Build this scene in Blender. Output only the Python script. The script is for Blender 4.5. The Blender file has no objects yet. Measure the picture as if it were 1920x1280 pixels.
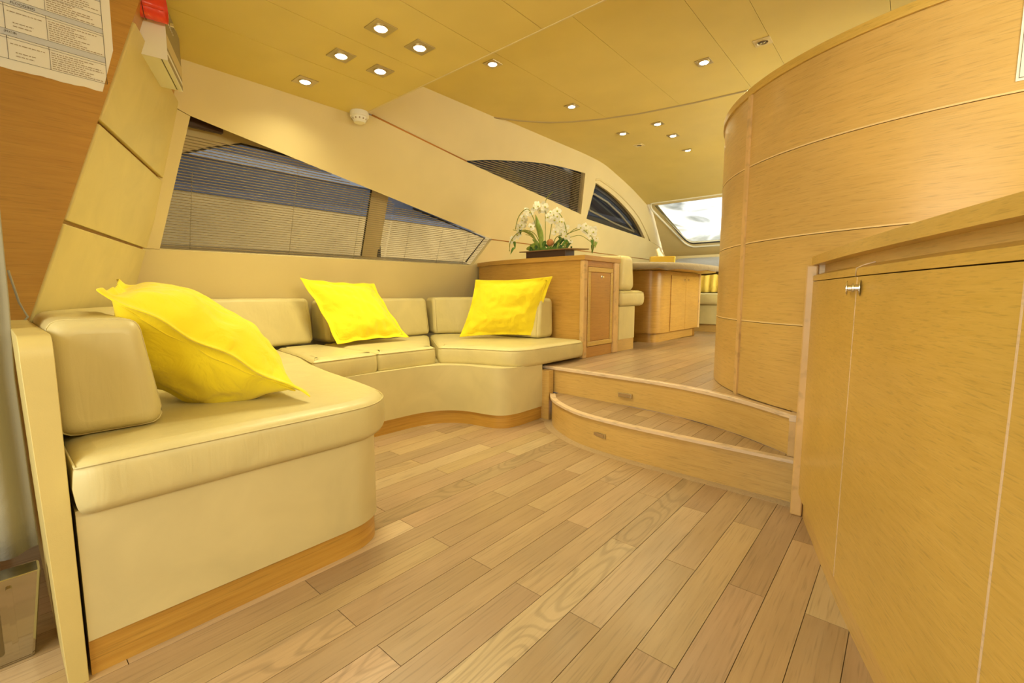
import bpy, bmesh, math, random
from mathutils import Vector, Matrix
from mathutils.geometry import tessellate_polygon
random.seed(7)
sc = bpy.context.scene
C = sc.collection

# ---------------------------------------------------------------- camera, world, lights, exposure
F = 853.0
YAW = math.radians(40.9)
PITCH = math.atan(91 / F)
cam = bpy.data.cameras.new('camera')
cam.sensor_width = 36
cam.lens = 36 * F / 1920
cam.clip_start = .02
co = bpy.data.objects.new('camera', cam)
C.objects.link(co)
co.location = (0, 0, .85)
co.rotation_euler = (math.pi / 2 - PITCH, 0, YAW)
sc.camera = co

W = bpy.data.worlds.new('world'); sc.world = W; W.use_nodes = True
W.node_tree.nodes['Background'].inputs[0].default_value = (.70, .76, .9, 1)
W.node_tree.nodes['Background'].inputs[1].default_value = .22
sc.view_settings.view_transform = 'Standard'
sc.view_settings.look = 'None'
sc.view_settings.gamma = 1
sc.view_settings.use_curve_mapping = False
sc.view_settings.exposure = .62

WARM = (1, .90, .50)
def area(name, loc, rot, sx, sy, power, col, spread=180):
    l = bpy.data.lights.new(name, 'AREA'); l.shape = 'RECTANGLE'; l.size = sx; l.size_y = sy
    l.energy = power; l.color = col; l.spread = math.radians(spread)
    o = bpy.data.objects.new(name, l); C.objects.link(o); o.location = loc; o.rotation_euler = rot
    return o
# daylight through the open aft cockpit door behind the camera
area('aft_door_daylight', (-.55, -1.35, 1.15), (math.radians(90), 0, 0), 1.9, 1.5, 30, (1, .95, .74))
# daylight on the cover outside the windscreen
area('windscreen_daylight', (-1.9, 8.6, 3.0), (math.radians(-62), 0, 0), 4.0, 2.5, 850, (1, .98, .93))
# added fill from starboard, out of view, lifting the port side of the saloon
area('starboard_fill', (.95, .9, 1.80), (0, math.radians(62), 0), .5, 1.8, 17, (1, .93, .62))
area('forward_fill', (.9, 4.7, 1.55), (0, math.radians(98), math.radians(-22)), .9, 2.0, 60, (1, .93, .62))  # added fill behind the partition, brightens the forward port wall and ceiling
area('quay_fill', (-5.2, 2.5, 4.6), (0, math.radians(40), 0), .6, 5.0, 22, (1, .85, .55))  # added fill outside, lifts the quay wall; no fitting hangs there
SPOT = 15.0

# ---------------------------------------------------------------- object helpers
def link(o): C.objects.link(o); return o
def mesh(name, vs, fs, mat=None, parent=None, smooth=False, mats=None, mi=None):
    me = bpy.data.meshes.new(name)
    me.from_pydata([tuple(v) for v in vs], [], fs)
    bm = bmesh.new(); bm.from_mesh(me)
    bmesh.ops.recalc_face_normals(bm, faces=bm.faces)
    bm.to_mesh(me); bm.free()
    if mats:
        for m in mats: me.materials.append(m)
        if mi: me.polygons.foreach_set('material_index', mi)
    elif mat: me.materials.append(mat)
    if smooth: me.polygons.foreach_set('use_smooth', [True] * len(me.polygons))
    o = link(bpy.data.objects.new(name, me))
    if parent: o.parent = parent
    return o
def empty(name, loc=(0, 0, 0), rz=0):
    o = link(bpy.data.objects.new(name, None)); o.location = loc; o.rotation_euler.z = rz
    o.empty_display_size = .05
    return o
def keep(o, parent):
    "parent while the mesh is written in world coordinates"
    o.parent = parent
    o.matrix_parent_inverse = Matrix.Translation(parent.location).inverted() if parent.rotation_euler.z == 0 else (
        Matrix.Translation(parent.location) @ Matrix.Rotation(parent.rotation_euler.z, 4, 'Z')).inverted()
    return o
def tag(o, label, cat, group=None, kind=None):
    o['label'] = label; o['category'] = cat
    if group: o['group'] = group
    if kind: o['kind'] = kind
    return o
def struct(o): o['kind'] = 'structure'; return o
def bev(o, w, seg=2, ang=35):
    m = o.modifiers.new('b', 'BEVEL'); m.width = w; m.segments = seg; m.limit_method = 'ANGLE'; m.angle_limit = math.radians(ang)
    return o
def smooth(o):
    o.data.polygons.foreach_set('use_smooth', [True] * len(o.data.polygons)); return o
def wn(o):
    m = o.modifiers.new('w', 'WEIGHTED_NORMAL'); m.keep_sharp = True; return smooth(o)

def box(name, x0, x1, y0, y1, z0, z1, mat, parent=None, b=0, seg=2):
    vs = [(x, y, z) for z in (z0, z1) for y in (y0, y1) for x in (x0, x1)]
    fs = [(0, 2, 3, 1), (4, 5, 7, 6), (0, 1, 5, 4), (2, 6, 7, 3), (0, 4, 6, 2), (1, 3, 7, 5)]
    o = mesh(name, vs, fs, mat)
    if b: bev(o, b, seg)
    if parent: keep(o, parent)
    return o
def prism(name, poly, z0, z1, mat, parent=None, f=None, b=0, seg=2, sm=False):
    "extrude a polygon; f maps (u,v,w) to xyz"
    f = f or (lambda u, v, w: (u, v, w))
    n = len(poly)
    vs = [f(p[0], p[1], z0) for p in poly] + [f(p[0], p[1], z1) for p in poly]
    tris = tessellate_polygon([[Vector((p[0], p[1], 0)) for p in poly]])
    fs = [tuple(t) for t in tris] + [tuple(i + n for i in t) for t in tris]
    fs += [(i, (i + 1) % n, (i + 1) % n + n, i + n) for i in range(n)]
    o = mesh(name, vs, fs, mat)
    if b: bev(o, b, seg)
    if sm:
        o.data.polygons.foreach_set('use_smooth', [True] * len(o.data.polygons))
        try:
            o.data.set_sharp_from_angle(angle=math.radians(35))
        except Exception: pass
    if parent: keep(o, parent)
    return o
def cat(pts, n=8, closed=False):
    "catmull-rom through the points"
    out = []; m = len(pts); P = [Vector(p) for p in pts]
    rng = range(m if closed else m - 1)
    for i in rng:
        p1, p2 = P[i], P[(i + 1) % m]
        p0 = P[i - 1] if (i > 0 or closed) else p1 * 2 - p2
        p3 = P[(i + 2) % m] if (i + 2 < m or closed) else p2 * 2 - p1
        for k in range(n):
            t = k / n
            out.append(.5 * ((2 * p1) + (p2 - p0) * t + (2 * p0 - 5 * p1 + 4 * p2 - p3) * t * t + (3 * p1 - p0 - 3 * p2 + p3) * t ** 3))
    if not closed: out.append(P[-1])
    return out
def rounded(poly, rad, seg=6):
    "round the corners of a polygon; rad one value or one per corner"
    out = []; n = len(poly)
    for i in range(n):
        r = rad[i] if isinstance(rad, (list, tuple)) else rad
        p = Vector(poly[i]); a = Vector(poly[i - 1]); c = Vector(poly[(i + 1) % n])
        if r <= 0: out.append(tuple(p)); continue
        d1 = (a - p); d2 = (c - p); l1 = d1.length; l2 = d2.length; d1.normalize(); d2.normalize()
        ang = d1.angle(d2); t = min(r / math.tan(ang / 2), l1 * .49, l2 * .49)
        s = p + d1 * t; e = p + d2 * t
        for k in range(seg + 1):
            q = k / seg
            out.append(tuple((1 - q) ** 2 * s + 2 * q * (1 - q) * p + q * q * e))
    return out
def area2(poly):
    return sum(poly[i][0] * poly[(i + 1) % len(poly)][1] - poly[(i + 1) % len(poly)][0] * poly[i][1] for i in range(len(poly))) / 2
def inset(poly, d):
    n = len(poly); s = 1 if area2(poly) > 0 else -1; out = []
    for i in range(n):
        a = Vector(poly[i - 1][:2]); p = Vector(poly[i][:2]); c = Vector(poly[(i + 1) % n][:2])
        e1 = (p - a); e2 = (c - p)
        if e1.length < 1e-6: e1 = e2
        if e2.length < 1e-6: e2 = e1
        n1 = Vector((-e1.y, e1.x)).normalized(); n2 = Vector((-e2.y, e2.x)).normalized()
        m = (n1 + n2)
        m = n1 if m.length < 1e-6 else m.normalized()
        k = 1 / max(.6, m.dot(n1))
        out.append(tuple(p + m * (d * k * s)))
    return out
def cushion(name, poly, z0, z1, r, mat, parent, crown=.008, seam=True):
    poly = [tuple(p[:2]) for p in poly]
    # resample long edges
    q = []
    for i in range(len(poly)):
        a = Vector(poly[i]); b_ = Vector(poly[(i + 1) % len(poly)]); L = (b_ - a).length; k = max(1, int(L / .06))
        for j in range(k): q.append(tuple(a.lerp(b_, j / k)))
    poly = q
    rings = []
    N = 6
    for k in range(N + 1):
        a = math.pi / 2 * k / N; rings.append((r * (1 - math.sin(a)), z0 + r * (1 - math.cos(a))))
    h = (z1 - z0 - 2 * r)
    rings.append((-.003, z0 + r + h * .5))
    rt = r
    for k in range(N + 1):
        a = math.pi / 2 * k / N; rings.append((rt * (1 - math.cos(a)), z1 - rt * (1 - math.sin(a))))
    rings.append((r + .012, z1 + crown * .5))
    n = len(poly); vs = []; fs = []
    for d, z in rings:
        for p in inset(poly, d): vs.append((p[0], p[1], z))
    for k in range(len(rings) - 1):
        for i in range(n):
            j = (i + 1) % n; fs.append((k * n + i, k * n + j, (k + 1) * n + j, (k + 1) * n + i))
    top = len(rings) - 1
    for base in (0, top):
        tr = tessellate_polygon([[Vector((vs[base * n + i][0], vs[base * n + i][1], 0)) for i in range(n)]])
        fs += [tuple(base * n + i for i in t) for t in tr]
    o = keep(mesh(name, vs, fs, mat, smooth=True), parent)
    for p in o.data.polygons:
        if len(p.vertices) == 3: p.use_smooth = False
    if seam:
        pts = [(p[0], p[1], z1 - r * .42) for p in inset(poly, r * .08)]
        tube('seam', pts + [pts[0]], .0022, mat, o, 5)
    return o
def tube(name, pts, r, mat, parent=None, n=6, rs=None, local=False):
    P = [Vector(p) for p in pts]; vs = []; fs = []; up = Vector((0, 0, 1))
    for i, p in enumerate(P):
        t = (P[min(i + 1, len(P) - 1)] - P[max(i - 1, 0)])
        if t.length < 1e-9: t = Vector((0, 0, 1))
        t.normalize()
        a = t.cross(up)
        if a.length < .05: a = t.cross(Vector((1, 0, 0)))
        a.normalize(); b = t.cross(a)
        rr = rs[i] if rs else r
        for k in range(n):
            q = 2 * math.pi * k / n; vs.append(p + (a * math.cos(q) + b * math.sin(q)) * rr)
    for i in range(len(P) - 1):
        for k in range(n):
            j = (k + 1) % n; fs.append((i * n + k, i * n + j, (i + 1) * n + j, (i + 1) * n + k))
    fs.append(tuple(range(n))); fs.append(tuple((len(P) - 1) * n + k for k in range(n)))
    o = mesh(name, vs, fs, mat, smooth=True)
    if parent is not None:
        if local: o.parent = parent
        elif parent.type == 'MESH' or parent.parent: o.parent = parent
        else: keep(o, parent)
    return o
def lathe(name, prof, mat, parent=None, n=24, axis='Z', origin=(0, 0, 0), mats=None, local=True):
    vs = []; fs = []
    for r, h in prof:
        for k in range(n):
            a = 2 * math.pi * k / n; u, v = r * math.cos(a), r * math.sin(a)
            p = {'Z': (u, v, h), 'X': (h, u, v), 'Y': (u, h, v)}[axis]
            vs.append((p[0] + origin[0], p[1] + origin[1], p[2] + origin[2]))
    for i in range(len(prof) - 1):
        for k in range(n):
            j = (k + 1) % n; fs.append((i * n + k, i * n + j, (i + 1) * n + j, (i + 1) * n + k))
    fs.append(tuple(range(n))); fs.append(tuple((len(prof) - 1) * n + k for k in range(n)))
    o = mesh(name, vs, fs, mat, smooth=True)
    o.data.set_sharp_from_angle(angle=math.radians(40))
    if parent is not None:
        if local: o.parent = parent
        else: keep(o, parent)
    return o
def sweep(name, path, sect, mat, parent, r=.03, cr=.02):
    """soft back cushion: section (d,z) swept along a plan path, ends rounded by r. d>0 is to the left of the path"""
    P = [Vector(p[:2]) for p in path]
    # arclength samples
    L = [0]
    for i in range(1, len(P)): L.append(L[-1] + (P[i] - P[i - 1]).length)
    T = L[-1]
    def at(s):
        s = max(0, min(T, s))
        for i in range(1, len(P)):
            if s <= L[i] + 1e-9:
                q = (s - L[i - 1]) / max(1e-9, L[i] - L[i - 1]); p = P[i - 1].lerp(P[i], q)
                a = P[max(i - 2, 0)]; 
                t = (P[i] - P[i - 1]).normalized()
                if q < .5 and i > 1: t = t.lerp((P[i - 1] - P[i - 2]).normalized(), .5 - q)
                elif q >= .5 and i < len(P) - 1: t = t.lerp((P[i + 1] - P[i]).normalized(), q - .5)
                return p, t.normalized()
        return P[-1], (P[-1] - P[-2]).normalized()
    S = []; N = 5
    for k in range(N + 1):
        a = math.pi / 2 * k / N; S.append((r * (1 - math.cos(a)) if k else 0, cr * (1 - math.sin(a))))
    m = max(6, int(T / .05))
    mid = [(r + (T - 2 * r) * k / m, -.003 * math.sin(math.pi * k / m)) for k in range(1, m)]
    E = [(T - s, d) for s, d in reversed(S)]
    S = S + mid + E
    sec = [tuple(p) for p in rounded(sect, [cr if z > .01 else cr for d, z in sect], 4)]
    n = len(sec); vs = []; fs = []
    ca_ = (min(a for a, z in sec) + max(a for a, z in sec)) / 2; cz_ = (min(z for a, z in sec) + max(z for a, z in sec)) / 2
    wa_ = max(a for a, z in sec) - min(a for a, z in sec); wz_ = max(z for a, z in sec) - min(z for a, z in sec)
    for s, d in S:
        p, t = at(s); nn = Vector((-t.y, t.x))
        for (a, z) in sec:
            a2 = ca_ + (a - ca_) * (1 - 2 * d / wa_); z2 = cz_ + (z - cz_) * (1 - 2 * d / wz_)
            q = p + nn * a2; vs.append((q.x, q.y, z2))
    for k in range(len(S) - 1):
        for i in range(n):
            j = (i + 1) % n; fs.append((k * n + i, k * n + j, (k + 1) * n + j, (k + 1) * n + i))
    for b in (0, len(S) - 1): fs.append(tuple(b * n + i for i in range(n)))
    o = keep(mesh(name, vs, fs, mat, smooth=True), parent)
    for p in o.data.polygons:
        if len(p.vertices) > 4: p.use_smooth = False
    for kk, idx in ((N - 1, 0), (len(S) - N, 1)):
        pts = [Vector(vs[kk * n + i]) for i in range(n)]
        cpt = sum(pts, Vector()) / n
        tube('seam', [p + (p - cpt).normalized() * .0005 for p in pts + [pts[0]]], .002, mat, o, 5)
    return o

# ---------------------------------------------------------------- materials
MAT = {}
def new(name):
    m = bpy.data.materials.new(name); m.use_nodes = True
    nt = m.node_tree; return m, nt, nt.nodes, nt.links, nt.nodes['Principled BSDF']
def plain(name, col, rough=.5, metal=0, bump=0, bscale=60, spec=.5, emit=0, **kw):
    m, nt, N, L, b = new(name)
    b.inputs['Base Color'].default_value = (*col, 1); b.inputs['Roughness'].default_value = rough
    b.inputs['Metallic'].default_value = metal; b.inputs['Specular IOR Level'].default_value = spec
    if emit: b.inputs['Emission Color'].default_value = (*kw.get('ecol', col), 1); b.inputs['Emission Strength'].default_value = emit
    if 'coat' in kw: b.inputs['Coat Weight'].default_value = kw['coat']; b.inputs['Coat Roughness'].default_value = .15
    if 'sheen' in kw: b.inputs['Sheen Weight'].default_value = kw['sheen']
    tc = N.new('ShaderNodeTexCoord')
    nz = N.new('ShaderNodeTexNoise'); nz.inputs['Scale'].default_value = bscale; nz.inputs['Detail'].default_value = 5
    L.new(tc.outputs['Object'], nz.inputs['Vector'])
    var = kw.get('var', 0)
    if var:
        n2 = N.new('ShaderNodeTexNoise'); n2.inputs['Scale'].default_value = kw.get('vscale', 3); L.new(tc.outputs['Object'], n2.inputs['Vector'])
        mr = N.new('ShaderNodeMapRange'); mr.inputs[1].default_value = .3; mr.inputs[2].default_value = .7
        mr.inputs[3].default_value = 1 - var; mr.inputs[4].default_value = 1 + var * .5; L.new(n2.outputs[0], mr.inputs[0])
        mx = N.new('ShaderNodeMix'); mx.data_type = 'RGBA'; mx.blend_type = 'MULTIPLY'; mx.inputs[0].default_value = 1
        mx.inputs[6].default_value = (*col, 1); L.new(mr.outputs[0], mx.inputs[7]); L.new(mx.outputs[2], b.inputs['Base Color'])
    if bump:
        bp = N.new('ShaderNodeBump'); bp.inputs['Strength'].default_value = bump; bp.inputs['Distance'].default_value = .004
        L.new(nz.outputs[0], bp.inputs['Height']); L.new(bp.outputs[0], b.inputs['Normal'])
    MAT[name] = m; return m
def wood(name, c1, c2, scale, rough=.35, tint=False, coat=.25, figure=0, pores=.25):
    "scale: noise scale per axis, small along the grain"
    m, nt, N, L, b = new(name)
    tc = N.new('ShaderNodeTexCoord'); oi = N.new('ShaderNodeObjectInfo')
    mp = N.new('ShaderNodeMapping'); mp.inputs['Scale'].default_value = scale
    ad = N.new('ShaderNodeVectorMath'); ad.operation = 'ADD'
    L.new(tc.outputs['Object'], ad.inputs[0])
    if tint:
        ml = N.new('ShaderNodeVectorMath'); ml.operation = 'SCALE'; ml.inputs[0].default_value = (13, 7, 5)
        L.new(oi.outputs['Random'], ml.inputs['Scale']); L.new(ml.outputs[0], ad.inputs[1])
    L.new(ad.outputs[0], mp.inputs[0])
    nz = N.new('ShaderNodeTexNoise'); nz.inputs['Scale'].default_value = 1; nz.inputs['Detail'].default_value = 6; nz.inputs['Roughness'].default_value = .65
    L.new(mp.outputs[0], nz.inputs['Vector'])
    cr = N.new('ShaderNodeValToRGB'); cr.color_ramp.elements[0].position = .32; cr.color_ramp.elements[1].position = .68
    cr.color_ramp.elements[0].color = (*c2, 1); cr.color_ramp.elements[1].color = (*c1, 1)
    L.new(nz.outputs[0], cr.inputs[0])
    # dark pores
    mp2 = N.new('ShaderNodeMapping'); mp2.inputs['Scale'].default_value = [s * 3.2 for s in scale]
    L.new(ad.outputs[0], mp2.inputs[0])
    nz2 = N.new('ShaderNodeTexNoise'); nz2.inputs['Scale'].default_value = 1; nz2.inputs['Detail'].default_value = 2
    L.new(mp2.outputs[0], nz2.inputs['Vector'])
    mr = N.new('ShaderNodeMapRange'); mr.inputs[1].default_value = .30; mr.inputs[2].default_value = .45; mr.inputs[3].default_value = 1 - pores; mr.inputs[4].default_value = 1
    L.new(nz2.outputs[0], mr.inputs[0])
    mx = N.new('ShaderNodeMix'); mx.data_type = 'RGBA'; mx.blend_type = 'MULTIPLY'; mx.inputs[0].default_value = 1
    L.new(cr.outputs[0], mx.inputs[6]); L.new(mr.outputs[0], mx.inputs[7])
    out = mx.outputs[2]
    # broad mottling
    nz3 = N.new('ShaderNodeTexNoise'); nz3.inputs['Scale'].default_value = 2.2; L.new(ad.outputs[0], nz3.inputs['Vector'])
    mr3 = N.new('ShaderNodeMapRange'); mr3.inputs[1].default_value = .3; mr3.inputs[2].default_value = .7; mr3.inputs[3].default_value = .88; mr3.inputs[4].default_value = 1.08
    L.new(nz3.outputs[0], mr3.inputs[0])
    mx3 = N.new('ShaderNodeMix'); mx3.data_type = 'RGBA'; mx3.blend_type = 'MULTIPLY'; mx3.inputs[0].default_value = 1
    L.new(out, mx3.inputs[6]); L.new(mr3.outputs[0], mx3.inputs[7]); out = mx3.outputs[2]
    if figure:
        mpf = N.new('ShaderNodeMapping'); mpf.inputs['Scale'].default_value = (9, 2.2, 9); L.new(ad.outputs[0], mpf.inputs[0])
        nf = N.new('ShaderNodeTexNoise'); nf.inputs['Scale'].default_value = .8; nf.inputs['Detail'].default_value = 1; L.new(mpf.outputs[0], nf.inputs['Vector'])
        mm = N.new('ShaderNodeMath'); mm.operation = 'MULTIPLY'; mm.inputs[1].default_value = 16; L.new(nf.outputs[0], mm.inputs[0])
        sn = N.new('ShaderNodeMath'); sn.operation = 'SINE'; mm2 = N.new('ShaderNodeMath'); mm2.operation = 'MULTIPLY'; mm2.inputs[1].default_value = 6.28
        L.new(mm.outputs[0], mm2.inputs[0]); L.new(mm2.outputs[0], sn.inputs[0])
        mrf = N.new('ShaderNodeMapRange'); mrf.inputs[1].default_value = .1; mrf.inputs[2].default_value = 1; mrf.inputs[3].default_value = 1; mrf.inputs[4].default_value = 1 - figure
        L.new(sn.outputs[0], mrf.inputs[0])
        mxf = N.new('ShaderNodeMix'); mxf.data_type = 'RGBA'; mxf.blend_type = 'MULTIPLY'; mxf.inputs[0].default_value = 1
        L.new(out, mxf.inputs[6]); L.new(mrf.outputs[0], mxf.inputs[7]); out = mxf.outputs[2]
    if tint:
        mt = N.new('ShaderNodeMix'); mt.data_type = 'RGBA'; mt.blend_type = 'MULTIPLY'; mt.inputs[0].default_value = 1
        L.new(out, mt.inputs[6]); L.new(oi.outputs['Color'], mt.inputs[7]); out = mt.outputs[2]
    L.new(out, b.inputs['Base Color'])
    b.inputs['Roughness'].default_value = rough; b.inputs['Coat Weight'].default_value = coat; b.inputs['Coat Roughness'].default_value = .22
    bp = N.new('ShaderNodeBump'); bp.inputs['Strength'].default_value = .12; bp.inputs['Distance'].default_value = .002
    L.new(nz2.outputs[0], bp.inputs['Height']); L.new(bp.outputs[0], b.inputs['Normal'])
    MAT[name] = m; return m

def leather(name, col, wr=.25):
    m, nt, N, L, b = new(name)
    b.inputs['Roughness'].default_value = .42; b.inputs['Specular IOR Level'].default_value = .45
    tc = N.new('ShaderNodeTexCoord')
    n1 = N.new('ShaderNodeTexNoise'); n1.inputs['Scale'].default_value = 5; n1.inputs['Detail'].default_value = 3; n1.inputs['Distortion'].default_value = .8
    n2 = N.new('ShaderNodeTexVoronoi'); n2.inputs['Scale'].default_value = 380
    mp = N.new('ShaderNodeMapping'); mp.inputs['Scale'].default_value = (30, 30, 3.5)
    L.new(tc.outputs['Object'], mp.inputs[0])
    n3 = N.new('ShaderNodeTexNoise'); n3.inputs['Scale'].default_value = 1; n3.inputs['Detail'].default_value = 2; n3.inputs['Distortion'].default_value = 1.2
    L.new(mp.outputs[0], n3.inputs['Vector'])
    for n in (n1, n2): L.new(tc.outputs['Object'], n.inputs['Vector'])
    b1 = N.new('ShaderNodeBump'); b1.inputs['Strength'].default_value = wr; b1.inputs['Distance'].default_value = .02; L.new(n1.outputs[0], b1.inputs['Height'])
    b3 = N.new('ShaderNodeBump'); b3.inputs['Strength'].default_value = wr; b3.inputs['Distance'].default_value = .005; L.new(n3.outputs[0], b3.inputs['Height']); L.new(b1.outputs[0], b3.inputs['Normal'])
    b2 = N.new('ShaderNodeBump'); b2.inputs['Strength'].default_value = .12; b2.inputs['Distance'].default_value = .0006; L.new(n2.outputs[0], b2.inputs['Height']); L.new(b3.outputs[0], b2.inputs['Normal'])
    L.new(b2.outputs[0], b.inputs['Normal'])
    cr = N.new('ShaderNodeValToRGB'); cr.color_ramp.elements[0].position = .3; cr.color_ramp.elements[1].position = .7
    cr.color_ramp.elements[0].color = (*[c * .92 for c in col], 1); cr.color_ramp.elements[1].color = (*[min(1, c * 1.04) for c in col], 1)
    L.new(n1.outputs[0], cr.inputs[0]); L.new(cr.outputs[0], b.inputs['Base Color'])
    MAT[name] = m; return m
def cloth(name, col, wr=.5):
    m, nt, N, L, b = new(name)
    b.inputs['Roughness'].default_value = .85; b.inputs['Sheen Weight'].default_value = .25; b.inputs['Base Color'].default_value = (*col, 1)
    b.inputs['Specular IOR Level'].default_value = .2
    tc = N.new('ShaderNodeTexCoord')
    n1 = N.new('ShaderNodeTexNoise'); n1.inputs['Scale'].default_value = 9; n1.inputs['Detail'].default_value = 4; n1.inputs['Distortion'].default_value = 1.5
    n2 = N.new('ShaderNodeTexNoise'); n2.inputs['Scale'].default_value = 500
    for n in (n1, n2): L.new(tc.outputs['Object'], n.inputs['Vector'])
    b1 = N.new('ShaderNodeBump'); b1.inputs['Strength'].default_value = wr; b1.inputs['Distance'].default_value = .02; L.new(n1.outputs[0], b1.inputs['Height'])
    b2 = N.new('ShaderNodeBump'); b2.inputs['Strength'].default_value = .2; b2.inputs['Distance'].default_value = .001; L.new(n2.outputs[0], b2.inputs['Height']); L.new(b1.outputs[0], b2.inputs['Normal'])
    L.new(b2.outputs[0], b.inputs['Normal'])
    MAT[name] = m; return m

LEATHER = leather('cream_leather', (.64, .55, .275))
LEATHERB = leather('cream_base_leather', (.65, .56, .30), .03)
LEATHER2 = leather('cream_wall_leather', (.66, .54, .22), .05)
CREAM = plain('cream_wall_vinyl', (.72, .60, .33), .5, bump=.05, bscale=200, var=.04)
CEIL = plain('cream_ceiling_vinyl', (.72, .58, .20), .45, bump=.04, bscale=260, var=.05)
CEILD = plain('ceiling_backing', (.35, .26, .10), .8)
OAKV = wood('oak_veneer', (.64, .42, .14), (.58, .365, .11), (5, 5, 85), .38, pores=.18)
OAKC = wood('oak_cabinet_veneer', (.66, .44, .11), (.59, .38, .08), (9, 9, 110), .33, pores=.18)
OAKD = wood('orange_oak_veneer', (.52, .265, .05), (.46, .22, .038), (4, 4, 90), .4, pores=.2)
OAKM = wood('mid_oak_veneer', (.57, .325, .075), (.50, .275, .055), (4, 4, 90), .38, pores=.2)
INLAY = plain('pale_inlay', (.80, .60, .30), .4)
WALLW = wood('matt_wall_oak', (.54, .28, .04), (.48, .235, .03), (4, 4, 90), .6, coat=0, pores=.15)
OAKL = wood('light_oak_edge', (.70, .46, .20), (.62, .40, .16), (6, 6, 6), .4, coat=.1)
NOSE = wood('pale_oak_nosing', (.78, .60, .42), (.72, .54, .37), (5, 5, 30), .35, coat=.3)
PLINTH = wood('oak_plinth', (.60, .345, .065), (.48, .25, .04), (2, 2, 90), .4)
PLANK = wood('oak_plank', (.82, .75, .63), (.72, .64, .52), (60, 2.2, 60), .38, tint=True, coat=.2, pores=.22)
PLANKF = wood('oak_plank_figured', (.82, .75, .63), (.72, .64, .52), (60, 2.2, 60), .38, tint=True, coat=.2, figure=.20, pores=.22)
SUBF = plain('sub_floor_gap', (.16, .10, .05), .8)
YEL = cloth('yellow_cotton', (.90, .74, .025))
CHROME = plain('chrome', (.8, .8, .8), .12, 1)
BRASSP = plain('satin_nickel', (.62, .54, .38), .35, 1)
LAMP = plain('lamp_lens', (1, .95, .8), .3, emit=14, ecol=(1, .93, .74))
OFF = plain('unlit_lamp', (.12, .08, .05), .3)
WHITEP = plain('white_plastic', (.82, .80, .74), .4)
PAPER = plain('white_paper', (.92, .89, .84), .8)
INK = plain('printed_ink', (.10, .08, .06), .8)
INKG = plain('faded_print', (.42, .33, .24), .9)
BAND = plain('printed_grey_band', (.66, .68, .76), .9)
RED = plain('red_plastic', (.80, .05, .02), .35, coat=.3)
GREYL = plain('grey_label', (.30, .24, .12), .5)
SLAT = plain('blind_slat', (.50, .40, .22), .45)
SLATD = plain('blind_cord', (.25, .2, .12), .8)
DARK = plain('dark_plastic', (.03, .025, .02), .4)
DBROWN = plain('dark_brown_lacquer', (.06, .03, .02), .35)
RIMB = plain('bronze_tray', (.22, .13, .06), .4)
WINFR = plain('dark_window_frame', (.035, .03, .025), .35)
ALU = plain('window_inner_frame', (.30, .27, .2), .35, .5)
REDTR = plain('red_brown_trim', (.50, .20, .03), .5)
TAUPE = cloth('taupe_table_cover', (.25, .19, .115), .4)
GREY = cloth('grey_cloth', (.30, .29, .27), .3)
CURT = cloth('greige_curtain', (.34, .31, .22), .2)
STEEL = plain('polished_steel', (.46, .43, .34), .09, 1)
GREEN = plain('leaf_green', (.10, .22, .03), .5, var=.3, vscale=30)
GREEN2 = plain('stem_green', (.25, .28, .06), .6)
PETAL = plain('white_petal', (.88, .86, .74), .7, sheen=.3)
FCEN = plain('flower_centre', (.50, .50, .08), .7)
WICK = plain('wicker_ball', (.45, .20, .07), .8, bump=.8, bscale=80)
GOLD = plain('gold_box', (.62, .42, .06), .3, .6)
TAN = plain('tan_quay_wall', (.72, .48, .17), .8, var=.25, vscale=.9)
BLUEG = plain('blue_grey_shed', (.10, .11, .14), .7, var=.3, vscale=.7)
WHITEH = plain('white_gunwale', (.8, .8, .8), .4)
def glass():
    m, nt, N, L, b = new('window_glass')
    tr = N.new('ShaderNodeBsdfTransparent'); tr.inputs[0].default_value = (.72, .74, .76, 1)
    gl = N.new('ShaderNodeBsdfGlossy'); gl.inputs['Roughness'].default_value = .02
    lw = N.new('ShaderNodeLayerWeight'); lw.inputs[0].default_value = .5
    pw_ = N.new('ShaderNodeMath'); pw_.operation = 'POWER'; pw_.inputs[1].default_value = 4; L.new(lw.outputs['Facing'], pw_.inputs[0])
    fr = N.new('ShaderNodeMath'); fr.operation = 'MULTIPLY_ADD'; fr.inputs[1].default_value = .5; fr.inputs[2].default_value = .04; L.new(pw_.outputs[0], fr.inputs[0])
    mx = N.new('ShaderNodeMixShader'); L.new(fr.outputs[0], mx.inputs[0]); L.new(tr.outputs[0], mx.inputs[1]); L.new(gl.outputs[0], mx.inputs[2])
    L.new(mx.outputs[0], N['Material Output'].inputs[0]); return m
GLASS = glass()
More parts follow.
